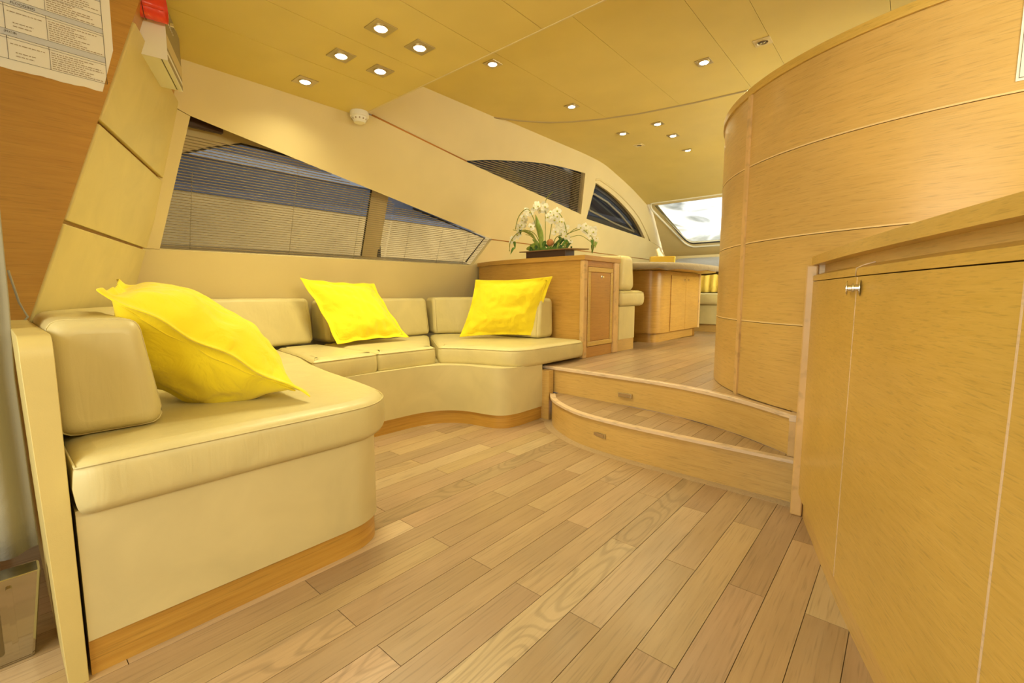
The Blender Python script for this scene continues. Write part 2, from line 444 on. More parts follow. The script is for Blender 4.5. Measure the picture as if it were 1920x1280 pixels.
def cover():
    m, nt, N, L, b = new('white_windscreen_cover')
    tc = N.new('ShaderNodeTexCoord'); mp = N.new('ShaderNodeMapping'); mp.inputs['Scale'].default_value = (1, 1.2, 2.5)
    L.new(tc.outputs['Object'], mp.inputs[0])
    nz = N.new('ShaderNodeTexNoise'); nz.inputs['Scale'].default_value = 1.6; nz.inputs['Detail'].default_value = 5; nz.inputs['Distortion'].default_value = 1.2; L.new(mp.outputs[0], nz.inputs['Vector'])
    cr = N.new('ShaderNodeValToRGB'); cr.color_ramp.elements[0].position = .36; cr.color_ramp.elements[1].position = .6
    cr.color_ramp.elements[0].color = (.42, .42, .39, 1); cr.color_ramp.elements[1].color = (.92, .92, .90, 1)
    L.new(nz.outputs[0], cr.inputs[0])
    t = N.new('ShaderNodeBsdfTranslucent'); L.new(cr.outputs[0], t.inputs[0])
    d = N.new('ShaderNodeBsdfDiffuse'); L.new(cr.outputs[0], d.inputs[0])
    mx = N.new('ShaderNodeMixShader'); mx.inputs[0].default_value = .35; L.new(t.outputs[0], mx.inputs[1]); L.new(d.outputs[0], mx.inputs[2])
    L.new(mx.outputs[0], N['Material Output'].inputs[0]); return m
COVER = cover()

# ================================================================= STRUCTURE
# floors
DECK = .353
def nose2(x):  # front edge of the upper deck (plan)
    P = [(-2.1, 2.482), (-1.87, 2.482), (-1.37, 2.463), (-.942, 2.425), (-.609, 2.312), (-.333, 2.135), (-.2, 2.05), (3, 2.05)]
    for (a, ya), (b, yb) in zip(P, P[1:]):
        if x <= b: return ya + (yb - ya) * (x - a) / (b - a)
    return P[-1][1]
N1 = [(-1.773, 2.438), (-1.70, 2.345), (-1.604, 2.262), (-1.45, 2.172), (-1.321, 2.125), (-1.15, 2.097), (-.946, 2.085), (-.584, 2.080), (-.293, 2.078)]
def nose1(x):
    for (a, ya), (b, yb) in zip(N1, N1[1:]):
        if x <= b: return ya + (yb - ya) * (x - a) / (b - a)
    return N1[-1][1]
fl = struct(box('floor', -3.4, 2.3, -1.6, 2.6, -.06, -.0035, SUBF))
PW = .0957
tones = {'p': (.76, .58, .38), 't': (.80, .62, .39), 'l': (.92, .76, .50), 'd': (.70, .53, .33), 'y': (.85, .67, .40), 'g': (.74, .58, .38)}
tones = {k_: tuple(c_ * m_ for c_, m_ in zip(v_, (.70, .69, .76))) for k_, v_ in tones.items()}
special = {(0, 2): 'p', (0, 1): 'l', (1, 2): 'dF', (1, 1): 'dF', (2, 1): 'yF', (2, 2): 't', (3, 2): 'd', (3, 1): 'l', (4, 3): 'gF', (4, 2): 'lF', (4, 1): 't', (5, 3): 't',
           (5, 2): 'p', (5, 1): 'gF', (6, 2): 'p', (6, 1): 'p', (7, 2): 'd', (7, 1): 'yF', (8, 2): 'd', (8, 1): 'y', (9, 2): 'y', (10, 2): 'd', (-1, 2): 'l', (-1, 1): 'lF', (-2, 1): 'p'}
def plank(x0, x1, y0a, y0b, y1a, y1b, z0, z1, tone, fig, parent):
    e = .0009
    poly = [(x0 + e, y0a + e), (x1 - e, y0b + e), (x1 - e, y1b - e), (x0 + e, y1a - e)]
    o = prism('plank', poly, z0, z1, PLANKF if fig else PLANK)
    c = tones[tone]; j = random.uniform(.92, 1.06)
    o.color = (c[0] * j, c[1] * j * random.uniform(.98, 1.02), c[2] * j * random.uniform(.95, 1.05), 1)
    keep(o, parent) if parent.type == 'EMPTY' else setattr(o, 'parent', parent)
    return o
for k in range(-7, 23):
    x1 = -.245 - PW * k; x0 = x1 - PW
    off = .557 if k % 2 == 0 else .150
    ys = [off + .405 * 2 * j for j in range(-3, 4)]
    seg = 0
    for a, b_ in zip(ys, ys[1:]):
        if b_ < -1.4 or a > 2.5: continue
        seg = int(round((a + .41) / .81)) + 1
        key = special.get((k, seg), random.choice('pttldyg'))
        plank(x0, x1, a, a, min(b_, 2.6), min(b_, 2.6), -.003, 0, key[0], 'F' in key or random.random() < .12, fl)
# thin border strip along the step and sofa plinth
# upper deck
dk = empty('floor', (-1.2, 3.5, DECK)); struct(dk)
keep(prism('sub_floor', [(x, nose2(x) + .033) for x in [-3.3, -1.87, -1.37, -.942, -.609, -.333, -.2, 2.3]] + [(2.3, 7.6), (-3.3, 7.6)], .30, DECK - .004, SUBF), dk)
for k in range(-3, 19):
    x1 = -.245 - PW * k; x0 = x1 - PW
    off = 1.77 if k % 2 == 0 else 2.17
    a = nose2((x0 + x1) / 2)
    ya, yb = nose2(x0) + .035, nose2(x1) + .035
    ys = [y for y in [off + .81 * j for j in range(0, 8)] if y > max(ya, yb) + .05] + [7.6]
    pa, pb = ya, yb
    for y in ys:
        if y > 7.6: continue
        plank(x0, x1, pa, pb, y, y, DECK - .003, DECK, random.choice('pttydg'), False, dk)
        pa = pb = y

# port wall: one leaning plane, four cream panels around the windows
KX = .3626
nrm = Vector((.940, 0, -.341))
def PW_(u, v, w):
    return (-3.13 + KX * (v - 1.09) + nrm.x * w, u, v + nrm.z * w)
arc2 = [tuple(p) for p in cat([(2.69, 1.93), (2.93, 1.985), (3.22, 2.035), (3.62, 2.095), (4.05, 2.13), (4.397, 2.144)], 5)]
arc3 = [tuple(p) for p in cat([(4.657, 2.091), (5.0, 2.045), (5.35, 1.975), (5.75, 1.87), (6.05, 1.76), (6.335, 1.633)], 5)]
wp = struct(empty('wall_port', (-3.1, 3, 1)))
low = prism('lower_wall_panel', [(.3, .0), (7.6, .0), (7.6, 1.352), (3.206, 1.352), (3.032, 1.105), (.654, 1.087), (.3, 1.084)], -.03, 0, CREAM, wp, PW_)
left = prism('side_wall_panel', [(.3, 1.086), (.653, 1.089), (.777, 1.763), (.70, 1.786), (.3, 1.79)], -.06, -.001, CREAM, wp, PW_)
band = prism('band_wall_panel', [(.3, 1.90), (.70, 1.79), (.777, 1.765), (3.206, 1.362), (7.6, 1.362), (7.6, 1.46), (7.1, 1.53), (6.7, 1.585), (6.335, 1.633), (5.5, 1.672), (4.687, 1.712), (4.553, 1.743), (3.6, 1.838), (2.69, 1.924), (1.79, 2.026), (.3, 2.03)], -.035, .004, CREAM, wp, PW_)
upp = prism('upper_wall_panel', [(1.6, 2.05), (1.79, 2.034)] + [(2.69, 1.932)] + arc2[1:] + [(4.553, 1.743), (4.687, 1.712)] + arc3 + [(6.7, 1.59), (7.1, 1.535), (7.6, 1.465), (7.6, 2.45), (1.6, 2.45)], -.06, -.004, CREAM, wp, PW_)
tube('trim', [PW_(u, v, .003) for u, v in [(1.79, 2.030), (2.69, 1.928)]], .0055, REDTR, wp)
tube('trim', [PW_(u, v, .0) for u, v in [(3.206, 1.357), (7.0, 1.357)]], .004, REDTR, wp)
# raised rounded molding above the forward window
rim3 = [(u + .10, v + .075) for u, v in arc3]
tube('window_molding', [PW_(4.63, 2.12, -.004)] + [PW_(u, v, -.004) for u, v in [(p[0] + .06, p[1] + .045) for p in arc3]] + [PW_(6.5, 1.62, -.002)], .012, CREAM, wp)

# windows (glass, dark frames) behind the wall plane
def window(n, poly, w, mat_fr, parts):
    e = struct(empty('window_%d' % n, PW_(poly[0][0], poly[0][1], w)))
    return e
def ring(name, poly, d, w0, w1, mat, parent, f=PW_):
    inn = inset(poly, d); n = len(poly); vs = []
    for w in (w0, w1):
        vs += [f(p[0], p[1], w) for p in poly]; vs += [f(p[0], p[1], w) for p in inn]
    fs = []
    for i in range(n):
        j = (i + 1) % n
        fs += [(i, j, n + j, n + i), (2 * n + i, 2 * n + j, 3 * n + j, 3 * n + i), (i, j, 2 * n + j, 2 * n + i), (n + i, n + j, 3 * n + j, 3 * n + i)]
    o = mesh(name, vs, fs, mat); keep(o, parent); return o
# window 1: hull lining with a smaller pane cut in it
g1 = [(.45, .95), (.45, 1.545), (.753, 1.562), (.915, 1.63), (1.06, 1.68), (1.39, 1.671), (1.50, 1.66), (1.879, 1.615), (1.945, 1.60), (1.945, .95)]
w1 = struct(empty('window_1', PW_(1.8, 1.1, -.1)))
prism('window_lining', [(.3, 1.0)] + g1[1:-1] + [(1.945, .95), (2.10, .95), (2.10, 1.9), (.3, 1.9)], -.13, -.12, CREAM, w1, PW_)
prism('pane', [(.3, .95)] + g1[1:-1] + [(1.945, .95)], -.128, -.126, GLASS, w1, PW_)
tube('gasket', [PW_(u, v, -.118) for u, v in g1[1:]], .006, WINFR, w1)
prism('pane', [(2.105, .95), (3.4, .95), (3.4, 1.75), (2.105, 1.75)], -.128, -.126, GLASS, w1, PW_)
box('mullion', -3.26, -3.22, 2.085, 2.11, .95, 1.7, WINFR, w1)
tube('gasket', [PW_(u, v, -.06) for u, v in [(2.3, 1.50), (3.17, 1.352), (3.0, 1.12)]], .008, WINFR, w1)
# reveals
prism('window_sill', [(.64, 1.05), (3.05, 1.07), (3.03, 1.104), (.654, 1.086)], -.13, -.028, CREAM, w1, PW_)
prism('window_sill', [(.56, 1.083), (.653, 1.088), (.777, 1.763), (.69, 1.79)], -.14, -.055, CREAM, w1, PW_)
w2 = struct(empty('window_2', PW_(3.6, 1.9, -.1)))
p2 = [(2.6, 1.85)] + [(2.69, 2.0)] + [(u, v + .06) for u, v in arc2[3:]] + [(4.5, 2.16), (4.62, 1.70), (4.5, 1.70)]
prism('pane', p2, -.10, -.098, GLASS, w2, PW_)
prism('mullion', [(4.45, 1.755), (4.545, 1.748), (4.40, 2.15), (4.33, 2.15)], -.12, -.06, WINFR, w2, PW_)
w3 = struct(empty('window_3', PW_(5.3, 1.75, -.1)))
p3 = [(4.657, 2.091)] + arc3[1:] + [(5.5, 1.675), (4.687, 1.713)]
p3b = [(4.60, 2.15)] + [(u + .05, v + .05) for u, v in arc3] + [(5.5, 1.63), (4.62, 1.66)]
prism('pane', p3b, -.075, -.073, GLASS, w3, PW_)
ring('window_frame', p3b, .095, -.08, -.055, WINFR, w3)
p3i = rounded([(4.70, 2.0), (5.1, 1.95), (5.5, 1.86), (5.9, 1.74), (6.08, 1.672), (5.4, 1.725), (4.74, 1.80)], .05)
ring('window_seal', p3i, .018, -.07, -.045, ALU, w3)

# blinds
def blind(name, poly, dz, zs, lab, cords, w=-.035, tilt=.06, group=None):
    r = empty(name, PW_(poly[0][0], poly[0][1], w)); tag(r, lab, 'blind')
    z = zs[0]
    while z < zs[1]:
        xs = []
        n = len(poly)
        for i in range(n):
            (u0, v0), (u1, v1) = poly[i], poly[(i + 1) % n]
            if (v0 - z) * (v1 - z) < 0: xs.append(u0 + (u1 - u0) * (z - v0) / (v1 - v0))
        if len(xs) >= 2:
            a, b_ = min(xs), max(xs)
            if b_ - a > .03:
                hw, th = .0075, .0010
                dx, dzz = hw * math.cos(tilt), hw * math.sin(tilt)
                cx, cy, cz = PW_(0, z, w)
                vs = []
                for yy in (a, b_):
                    vs += [(cx - dx, yy, z - dzz), (cx, yy, z + .0012), (cx + dx, yy, z + dzz), (cx + dx, yy, z + dzz - th), (cx, yy, z + .0012 - th), (cx - dx, yy, z - dzz - th)]
                fs = [(i, (i + 1) % 6, (i + 1) % 6 + 6, i + 6) for i in range(6)] + [tuple(range(6)), tuple(range(6, 12))]
                keep(mesh('slat', vs, fs, SLAT), r)
        z += dz
    for (u, v0, v1) in cords:
        tube('ladder_cord', [PW_(u, v0, w + .006), PW_(u, v1, w + .006)], .0013, SLATD, r, 5)
    return r
b1 = blind('venetian_blind', [(.654, 1.087), (.785, 1.80), (2.10, 1.53), (2.09, 1.09)], .0145, (1.100, 1.69), 'long aft venetian blind with thin tan slats over the large sloping window behind the sofa', [(.80, 1.09, 1.50), (1.36, 1.09, 1.64), (1.83, 1.09, 1.58)])
bb = box('headrail', -2.99, -2.955, .76, .95, 1.735, 1.80, DBROWN, b1, .006)
b2 = blind('venetian_blind', [(2.11, 1.095), (2.11, 1.54), (3.20, 1.356), (3.03, 1.105)], .0145, (1.105, 1.50), 'short dark venetian blind filling the pointed forward end of the sofa window', [(2.28, 1.09, 1.50), (2.62, 1.09, 1.44), (2.93, 1.09, 1.39)])
b3 = blind('venetian_blind', [(2.69, 1.93)] + arc2[1:] + [(4.553, 1.743)], .0165, (1.75, 2.14), 'leaf-shaped venetian blind in the high window above the orchid arrangement', [(3.25, 1.88, 2.03), (3.7, 1.83, 2.09)], tilt=.0)

# exterior beyond the port side
q = empty('quay_wall', (-7, 6, 0)); tag(q, 'tan quay wall with pale capping seen dimly through the port windows', 'wall')
box('wall_face', -7.2, -7, -3, 18, -1, 2.13, TAN, q); box('capping', -7.2, -6.97, -3, 18, 2.13, 2.22, BLUEG, q)
q = empty('boat_shed', (-8.5, 6, 0)); tag(q, 'dark blue-grey shed wall outside above the quay', 'building')
box('wall_face', -8.7, -8.5, -4, 20, 2.0, 5.2, BLUEG, q)
for zz in (2.95, 3.5): box('pale_beam', -8.5, -8.4, -4, 20, zz, zz + .14, plain('shed_beam', (.35, .38, .44), .7), q)
sh = tag(box('sky_blocker', -8.8, -3.9, -4, 20, 5.2, 5.35, BLUEG), 'unseen dark slab added outside to block the sky above the port windows', 'blocker')  # out of view, added only to keep the open sky off the port side

# ceilings
zc = 2.0
cl = struct(empty('ceiling', (-1, .5, zc)))
xs = [-2.96, -2.345, -2.0, -1.60, -1.295, -.85, -.35, .2, .8, 1.5, 2.3]
keep(box('backing', -3.0, 2.3, -1.5, 1.685, zc + .006, zc + .03, CEILD), cl)
for a, b_ in zip(xs, xs[1:]):
    o = keep(box('ceiling_panel', a + .0011, b_ - .0011, -1.5, 1.695, zc, zc + .02, CEIL), cl); bev(o, .0012, 1)
keep(box('edge_trim', -2.96, 2.3, 1.695, 1.702, zc - .002, zc + .30, CREAM), cl)
ledge = [(-2.75, 2.80), (-2.657, 2.965), (-2.576, 3.10), (-2.427, 3.27), (-2.275, 3.385), (-2.033, 3.505), (-1.747, 3.60), (-1.346, 3.675), (-.978, 3.71), (-.5, 3.70), (.2, 3.6), (2.3, 3.0)]
def ledge_y(x):
    for (a, ya), (b_, yb) in zip(ledge, ledge[1:]):
        if x <= b_: return ya + (yb - ya) * (x - a) / (b_ - a)
    return 3.0
zu = 2.3
cu = struct(empty('ceiling', (-1, 2.8, zu)))
xs = [-2.75, -2.0, -1.44, -.945, -.70, -.17, .35, 1.0, 2.3]
keep(prism('backing', [(-2.78, 1.69)] + [(x, ledge_y(x) + .015) for x in [-2.75, -2.55, -2.3, -2.0, -1.7, -1.3, -.9, -.5, 0, 2.3]] + [(2.3, 1.69)], zu + .01, zu + .03, CEILD), cu)
for a, b_ in zip(xs, xs[1:]):
    n = 6; top = [(a + .001 + (b_ - a - .002) * i / n, ledge_y(a + (b_ - a) * i / n)) for i in range(n + 1)]
    prism('ceiling_panel', [(a + .001, 1.70)] + top + [(b_ - .001, 1.70)], zu, zu + .02, CEIL, cu)
# forward ceiling falls towards the windscreen
prof = [(2.7, 2.312), (3.7, 2.312), (4.3, 2.312), (4.7, 2.295), (5.1, 2.235), (5.5, 2.165), (5.85, 2.09), (6.03, 2.05)]
prof = [tuple(p) for p in cat(prof, 4)]
cf = struct(empty('ceiling', (-1, 5, zu)))
xs = [-2.9, -1.44, -.2, 1.0, 2.3]
for a, b_ in zip(xs, xs[1:]):
    vs = []; fs = []
    n = len(prof)
    for x in (a + .001, b_ - .001):
        vs += [(x, y, z) for y, z in prof] + [(x, y, z + .02) for y, z in prof]
    for i in range(n - 1):
        fs += [(i, i + 1, 2 * n + i + 1, 2 * n + i), (n + i, n + i + 1, 3 * n + i + 1, 3 * n + i)]
    fs += [(0, n, 3 * n, 2 * n), (n - 1, 2 * n - 1, 4 * n - 1, 3 * n - 1)]
    keep(mesh('ceiling_panel', vs, fs, CEIL, smooth=False), cf)
tube('ledge_trim', [(x, y + .006, zu + .004) for x, y in ledge], .012, plain('ledge_edge', (.45, .36, .20), .6), cu)

# windscreen frame and pane (raked plane)
def WS(u, v, w):   # u = x, v = z ; plane y = 6.03 + (2.05 - z)*1.7
    return (u, 6.03 + (2.05 - v) * 1.7 + w * .5, v + w * .86)
ww = struct(empty('window_4', (-1.5, 6.5, 1.7)))
outer = [(-2.98, 1.36), (2.3, 1.36), (2.3, 2.09), (-2.98, 2.09)]
inner = rounded([(-2.50, 1.56), (1.9, 1.56), (1.9, 2.03), (-2.735, 2.03)], [.14, .12, .05, .03], 8)
# frame built as strips between the outer rectangle and the rounded opening
def frame_strip(name, outer, inner, w0, w1, mat, parent, f):
    n = len(inner); oc = []
    for p in inner:
        # radial projection to the outer rectangle by nearest side
        d = [(abs(p[0] - outer[0][0]), (outer[0][0], p[1])), (abs(p[0] - outer[1][0]), (outer[1][0], p[1])), (abs(p[1] - outer[0][1]), (p[0], outer[0][1])), (abs(p[1] - outer[2][1]), (p[0], outer[2][1]))]
        oc.append(min(d)[1])
    vs = [f(p[0], p[1], w0) for p in inner] + [f(p[0], p[1], w0) for p in oc] + [f(p[0], p[1], w1) for p in inner] + [f(p[0], p[1], w1) for p in oc]
    fs = []
    for i in range(n):
        j = (i + 1) % n
        fs += [(i, j, n + j, n + i), (2 * n + i, 2 * n + j, 3 * n + j, 3 * n + i), (i, j, 2 * n + j, 2 * n + i)]
        if oc[i][0] != oc[j][0] and oc[i][1] != oc[j][1]:
            cx = min(outer, key=lambda c: abs(c[0] - oc[i][0]) + abs(c[1] - oc[i][1]) + abs(c[0] - oc[j][0]) + abs(c[1] - oc[j][1]))
            k = len(vs); vs += [f(cx[0], cx[1], w0), f(cx[0], cx[1], w1)]
            fs += [(n + i, n + j, k), (3 * n + i, 3 * n + j, k + 1)]
    return keep(mesh(name, vs, fs, mat), parent)
frame_strip('window_frame', outer, inner, 0, .05, CREAM, ww, WS)
tube('gasket', [WS(p[0], p[1], .012) for p in inner + [inner[0]]], .012, WINFR, ww)
tube('window_molding', [WS(p[0], p[1], -.004) for p in inset(inner, -.03) + [inset(inner, -.03)[0]]], .014, WHITEP, ww)
prism('pane', inset(inner, -.02), .03, .034, GLASS, ww, WS)
cv = tag(prism('windscreen_cover', [(-3.2, 1.2), (2.6, 1.2), (2.6, 2.3), (-3.2, 2.3)], .16, .17, COVER, None, WS), 'sagging white sheet cover glowing behind the forward windscreen', 'cover')

# dash below windscreen, forward bulkhead
struct(prism('wall_forward', [(6.9, .35), (7.3, .35), (7.3, 1.40), (6.9, 1.40)], -3.2, 2.3, CREAM, None, lambda u, v, w: (w, u, v)))
dash = prism('dash_cover', [tuple(p) for p in cat([(6.35, 1.02), (6.42, 1.18), (6.62, 1.28), (6.95, 1.375), (7.2, 1.39)], 4)] + [(7.2, 1.2), (6.9, 1.0)], -2.65, 1.2, GREY, None, lambda u, v, w: (w, u, v), sm=True)
tag(dash, 'dark grey cloth cover on the dash below the windscreen', 'cover')

# starboard and aft walls of the cabin (outside the frame, they close the room)
struct(box('wall_starboard', 2.3, 2.36, -1.6, 7.6, -.05, 2.6, CREAM))
struct(box('wall_aft', .5, 2.4, -1.56, -1.5, -.05, 2.1, CREAM))
struct(box('wall_aft', -3.4, -1.6, -1.56, -1.5, -.05, 2.1, OAKV))
struct(box('wall_aft', -1.6, .5, -1.56, -1.5, 1.95, 2.1, CREAM))
struct(box('wall_lower_deck', 1.2, 1.25, -1.5, 2.1, -.05, 2.0, OAKV))

# aft port bulkhead: wood wall facing starboard and leaning face with three padded panels
struct(prism('wall_aft_port', [(-1.5, -.01), (-.01, -.01), (-.01, .45), (.49, 2.02), (-1.5, 2.02)], -2.19, -2.15, WALLW, None, lambda u, v, w: (w, u, v)))
p0 = Vector((-2.15, .086, .75)); dX = Vector((-.925, .38, 0)); dZ = Vector((-.012, .334, 1.05)).normalized()
nP = dX.cross(dZ).normalized()
if nP.y < 0: nP = -nP
# frame coordinates: a along dX, b in z
def P2(a, b, w):
    # point on the plane at height b, distance a from the wood wall edge
    t = (b - .75); base = Vector((-2.15, .086 + t * .318, b))
    return tuple(base + dX * a + nP * w)
pw = struct(empty('wall_aft_slanted', (-2.4, .2, .75)))
prism('backing', [(.0, .3), (1.25, .3), (1.25, 2.03), (.0, 2.03)], -.05, -.016, OAKD, pw, P2)
def pad(poly):
    o = prism('padded_panel', poly, -.016, .006, LEATHER2, pw, P2); bev(o, .006, 3, 30); wn(o); return o
pad([(.008, 1.443), (.995, 1.443 + .008), (.90, 1.815), (.010, 1.812)])
pad([(.006, 1.093), (1.03, 1.088), (1.0, 1.435), (.006, 1.431)])
pad([(.003, .45), (1.12, .45), (1.03, 1.078), (.004, 1.081)])

# ================================================================= STEPS
st = tag(empty('entry_steps', (-1.0, 2.2, 0)), 'two curved oak steps with pale nosings and small step lights, up to the raised deck', 'steps')
xsm = [N1[0][0] + (N1[-1][0] - N1[0][0]) * i / 40 for i in range(41)]
n1c = [tuple(p) for p in cat([(x, y) for x, y in N1], 6)]
n2pts = [(-1.87, 2.482), (-1.37, 2.463), (-.942, 2.425), (-.609, 2.312), (-.333, 2.135)]
n2c = [tuple(p) for p in cat(n2pts, 8)]
def strip(name, line, off0, off1, z0, z1, mat, parent, b=0):
    "band between two parallel offsets of a plan line"
    def off(l, d):
        out = []
        for i, p in enumerate(l):
            a = Vector(l[max(i - 1, 0)][:2]); c = Vector(l[min(i + 1, len(l) - 1)][:2]); t = (c - a).normalized()
            out.append((p[0] - t.y * d, p[1] + t.x * d))
        return out
    poly = off(line, off0) + list(reversed(off(line, off1)))
    o = prism(name, poly, z0, z1, mat, None, b=0, sm=True)
    if b: bev(o, b, 2)
    if parent is not None:
        keep(o, parent) if parent.type == 'EMPTY' else setattr(o, 'parent', parent)
    return o
strip('riser', n1c, .012, .03, 0, .166, OAKV, st)
strip('nosing', n1c, 0, .035, .166, .18, NOSE, st, .003)
strip('riser', n2c, .012, .03, .178, .333, OAKV, st)
strip('nosing', n2c, 0, .035, .333, .3535, NOSE, st, .003)
# lower tread of short planks
keep(prism('tread_base', [(x + .01, y + .03) for x, y in n1c] + [(-.30, 2.16)] + list(reversed([(x, y + .03) for x, y in n2c])) + [(-1.87, 2.5)], .12, .172, SUBF), st)
for k in range(0, 17):
    x1 = -.245 - PW * k; x0 = x1 - PW
    x0 = max(x0, -1.74); x1 = min(x1, -.295)
    if x1 - x0 < .02: continue
    ya, yb = nose1(x0) + .034, nose1(x1) + .034
    za, zb = nose2(x0) + .012, nose2(x1) + .012
    if k % 2 == 0 and zb - yb > .25 and k < 12:
        m = 2.30
        plank(x0, x1, ya, yb, m, m, .172, .179, random.choice('pd'), False, st); plank(x0, x1, m, m, za, zb, .172, .179, random.choice('ptg'), False, st)
    elif zb - yb > .01 and za - ya > .0:
        plank(x0, x1, ya, yb, za, zb, .172, .179, random.choice('pddg'), False, st)
box('end_post', -.333, -.292, 2.125, 2.2, .18, .325, OAKL, st); box('end_cap', -.335, -.290, 2.122, 2.22, .325, .3545, NOSE, st, .003)
box('side_panel', -1.86, -1.775, 2.425, 2.475, 0, .333, OAKV, st)
for (x, y, z, rz) in ((-1.237, 2.455, .243, -.05), (-1.21, 2.118, .088, -.24)):
    f_ = empty('step_light', (x, y, z), rz); f_.parent = st; f_.matrix_parent_inverse = Matrix.Translation(st.location).inverted()
    o = box('housing', -.045, .045, -.004, .012, -.013, .013, BRASSP, None, .002); o.parent = f_
    o = box('lens', -.037, .037, -.0055, .0, -.008, .008, plain('step_lens', (.35, .22, .10), .3), None); o.parent = f_
# border strip on the floor along step and plinth
bs = strip('border_plank', [(-1.83, 2.44)] + [p for p in n1c][2:], -.040, .012, -.001, .0008, wood('border_oak', (.50, .38, .24), (.46, .34, .21), (30, 30, 30)), fl)

# ================================================================= CURVED PARTITION
CX, CY, CR = .222, 3.16, 1.121
cp = tag(empty('curved_partition', (CX, CY, DECK)), 'tall curved oak-veneered partition with rounded top rim and a vertical joint strip', 'partition')
def arcpanel(name, a0, a1, r0, r1, z0, z1, mat, parent, n=None, b=0):
    n = n or max(3, int(abs(a1 - a0) / math.radians(3)))
    pts = [(CX + r1 * math.cos(a0 + (a1 - a0) * i / n), CY + r1 * math.sin(a0 + (a1 - a0) * i / n)) for i in range(n + 1)]
    pts += [(CX + r0 * math.cos(a1 + (a0 - a1) * i / n), CY + r0 * math.sin(a1 + (a0 - a1) * i / n)) for i in range(n + 1)]
    return prism(name, pts, z0, z1, mat, parent, sm=True)
aj = math.atan2(2.413 - CY, -.613 - CX) % (2 * math.pi)
aend = math.radians(285)
zs = [DECK, .717, 1.083, 1.438, 1.765]
for i in range(4):
    g = .0035
    arcpanel('veneer_panel', math.radians(120), aj - .010, CR - .02, CR, zs[i] + g, zs[i + 1] - g, OAKV, cp)
    arcpanel('veneer_panel', aj + .010, aend, CR - .02, CR, zs[i] + g, zs[i + 1] - g, OAKV, cp)
    if i: arcpanel('groove_inlay', math.radians(120), aend, CR - .015, CR + .0012, zs[i] - .0010, zs[i] + .0045, INLAY, cp)
arcpanel('core', math.radians(120), aend, CR - .04, CR - .019, DECK, 1.765, OAKD, cp)
arcpanel('joint_strip', aj - .012, aj + .012, CR - .02, CR + .009, DECK, 1.765, OAKL, cp, 3)
o = arcpanel('top_rim', math.radians(120), aend, CR - .06, CR + .010, 1.762, 1.796, OAKC, cp); bev(o, .012, 3)

# ================================================================= RIGHT CABINET
cab = tag(empty('curved_cabinet', (.2, 1.0, 0)), 'low curved oak cabinet with chrome push knobs and thick countertop, right foreground', 'cabinet')
dc = [(-.272, 2.0), (-.218, 1.82), (-.106, 1.459), (.024, 1.1), (.113, .88), (.235, .6), (.40, .27), (.58, -.05)]
dcc = [tuple(p) for p in cat(dc, 10)]
def sub(y0, y1):
    out = []
    def xat(y):
        for a, b_ in zip(dcc, dcc[1:]):
            if b_[1] <= y <= a[1]: return a[0] + (b_[0] - a[0]) * (y - a[1]) / (b_[1] - a[1])
        return dcc[-1][0]
    n = max(2, int((y0 - y1) / .03))
    return [(xat(y0 + (y1 - y0) * i / n), y0 + (y1 - y0) * i / n) for i in range(n + 1)]
def cstrip(name, y0, y1, o0, o1, z0, z1, mat, parent=cab, b=0): return strip(name, sub(y0, y1), o0, o1, z0, z1, mat, parent, b)
cstrip('carcass', 1.995, -.05, .024, .45, .08, .89, OAKC)
cstrip('toe_kick', 1.995, -.05, .018, .04, 0, .085, OAKV)
d1 = cstrip('door', 1.985, 1.442, 0, .02, .09, .8905, OAKC); d2 = cstrip('door', 1.438, .882, 0, .02, .09, .8905, OAKC); d3 = cstrip('door', .878, .25, 0, .02, .09, .8905, OAKC)
for yy in (1.440, .880):
    cstrip('edge_inlay', yy + .0018, yy - .0018, -.0006, .02, .09, .8905, NOSE)
cstrip('rail', 1.985, -.05, -.001, .03, .893, .912, OAKC)
# chamfered top of the rail
ln = sub(1.985, -.05)
def offl(l, d):
    out = []
    for i, p in enumerate(l):
        a = Vector(l[max(i - 1, 0)]); c = Vector(l[min(i + 1, len(l) - 1)]); t = (c - a).normalized(); out.append((p[0] - t.y * d, p[1] + t.x * d))
    return out
A = offl(ln, -.001); B = offl(ln, .034); n = len(ln)
vs = [(p[0], p[1], .9115) for p in A] + [(p[0], p[1], .924) for p in B] + [(p[0], p[1], .90) for p in B]
fs = [(i, i + 1, n + i + 1, n + i) for i in range(n - 1)] + [(n + i, n + i + 1, 2 * n + i + 1, 2 * n + i) for i in range(n - 1)] + [(i, i + 1, 2 * n + i + 1, 2 * n + i) for i in range(n - 1)]
keep(mesh('rail_chamfer', vs, fs, OAKC), cab)
cstrip('recess_back', 1.985, -.05, .034, .06, .90, .952, OAKV)
cstrip('carcass_top', 1.985, -.05, .06, .45, .88, .95, OAKC)
o = cstrip('countertop', 2.0, -.05, -.004, .47, .950, .981, OAKC); bev(o, .012, 2, 50)
box('recess_end', -.262, -.05, 1.985, 2.008, .885, .951, OAKV, cab)
box('stile', -.288, -.250, 1.972, 2.012, 0, .951, OAKL, cab, .006, 3)
tube('edge_inlay', [(sub(1.445, 1.44)[0][0] - .002, 1.441, .891), (sub(1.445, 1.44)[0][0] - .002, 1.441, .912), (sub(1.445, 1.44)[0][0] + .012, 1.436, .919), (sub(1.445, 1.44)[0][0] + .036, 1.43, .926)], .0016, NOSE, cab, 6)
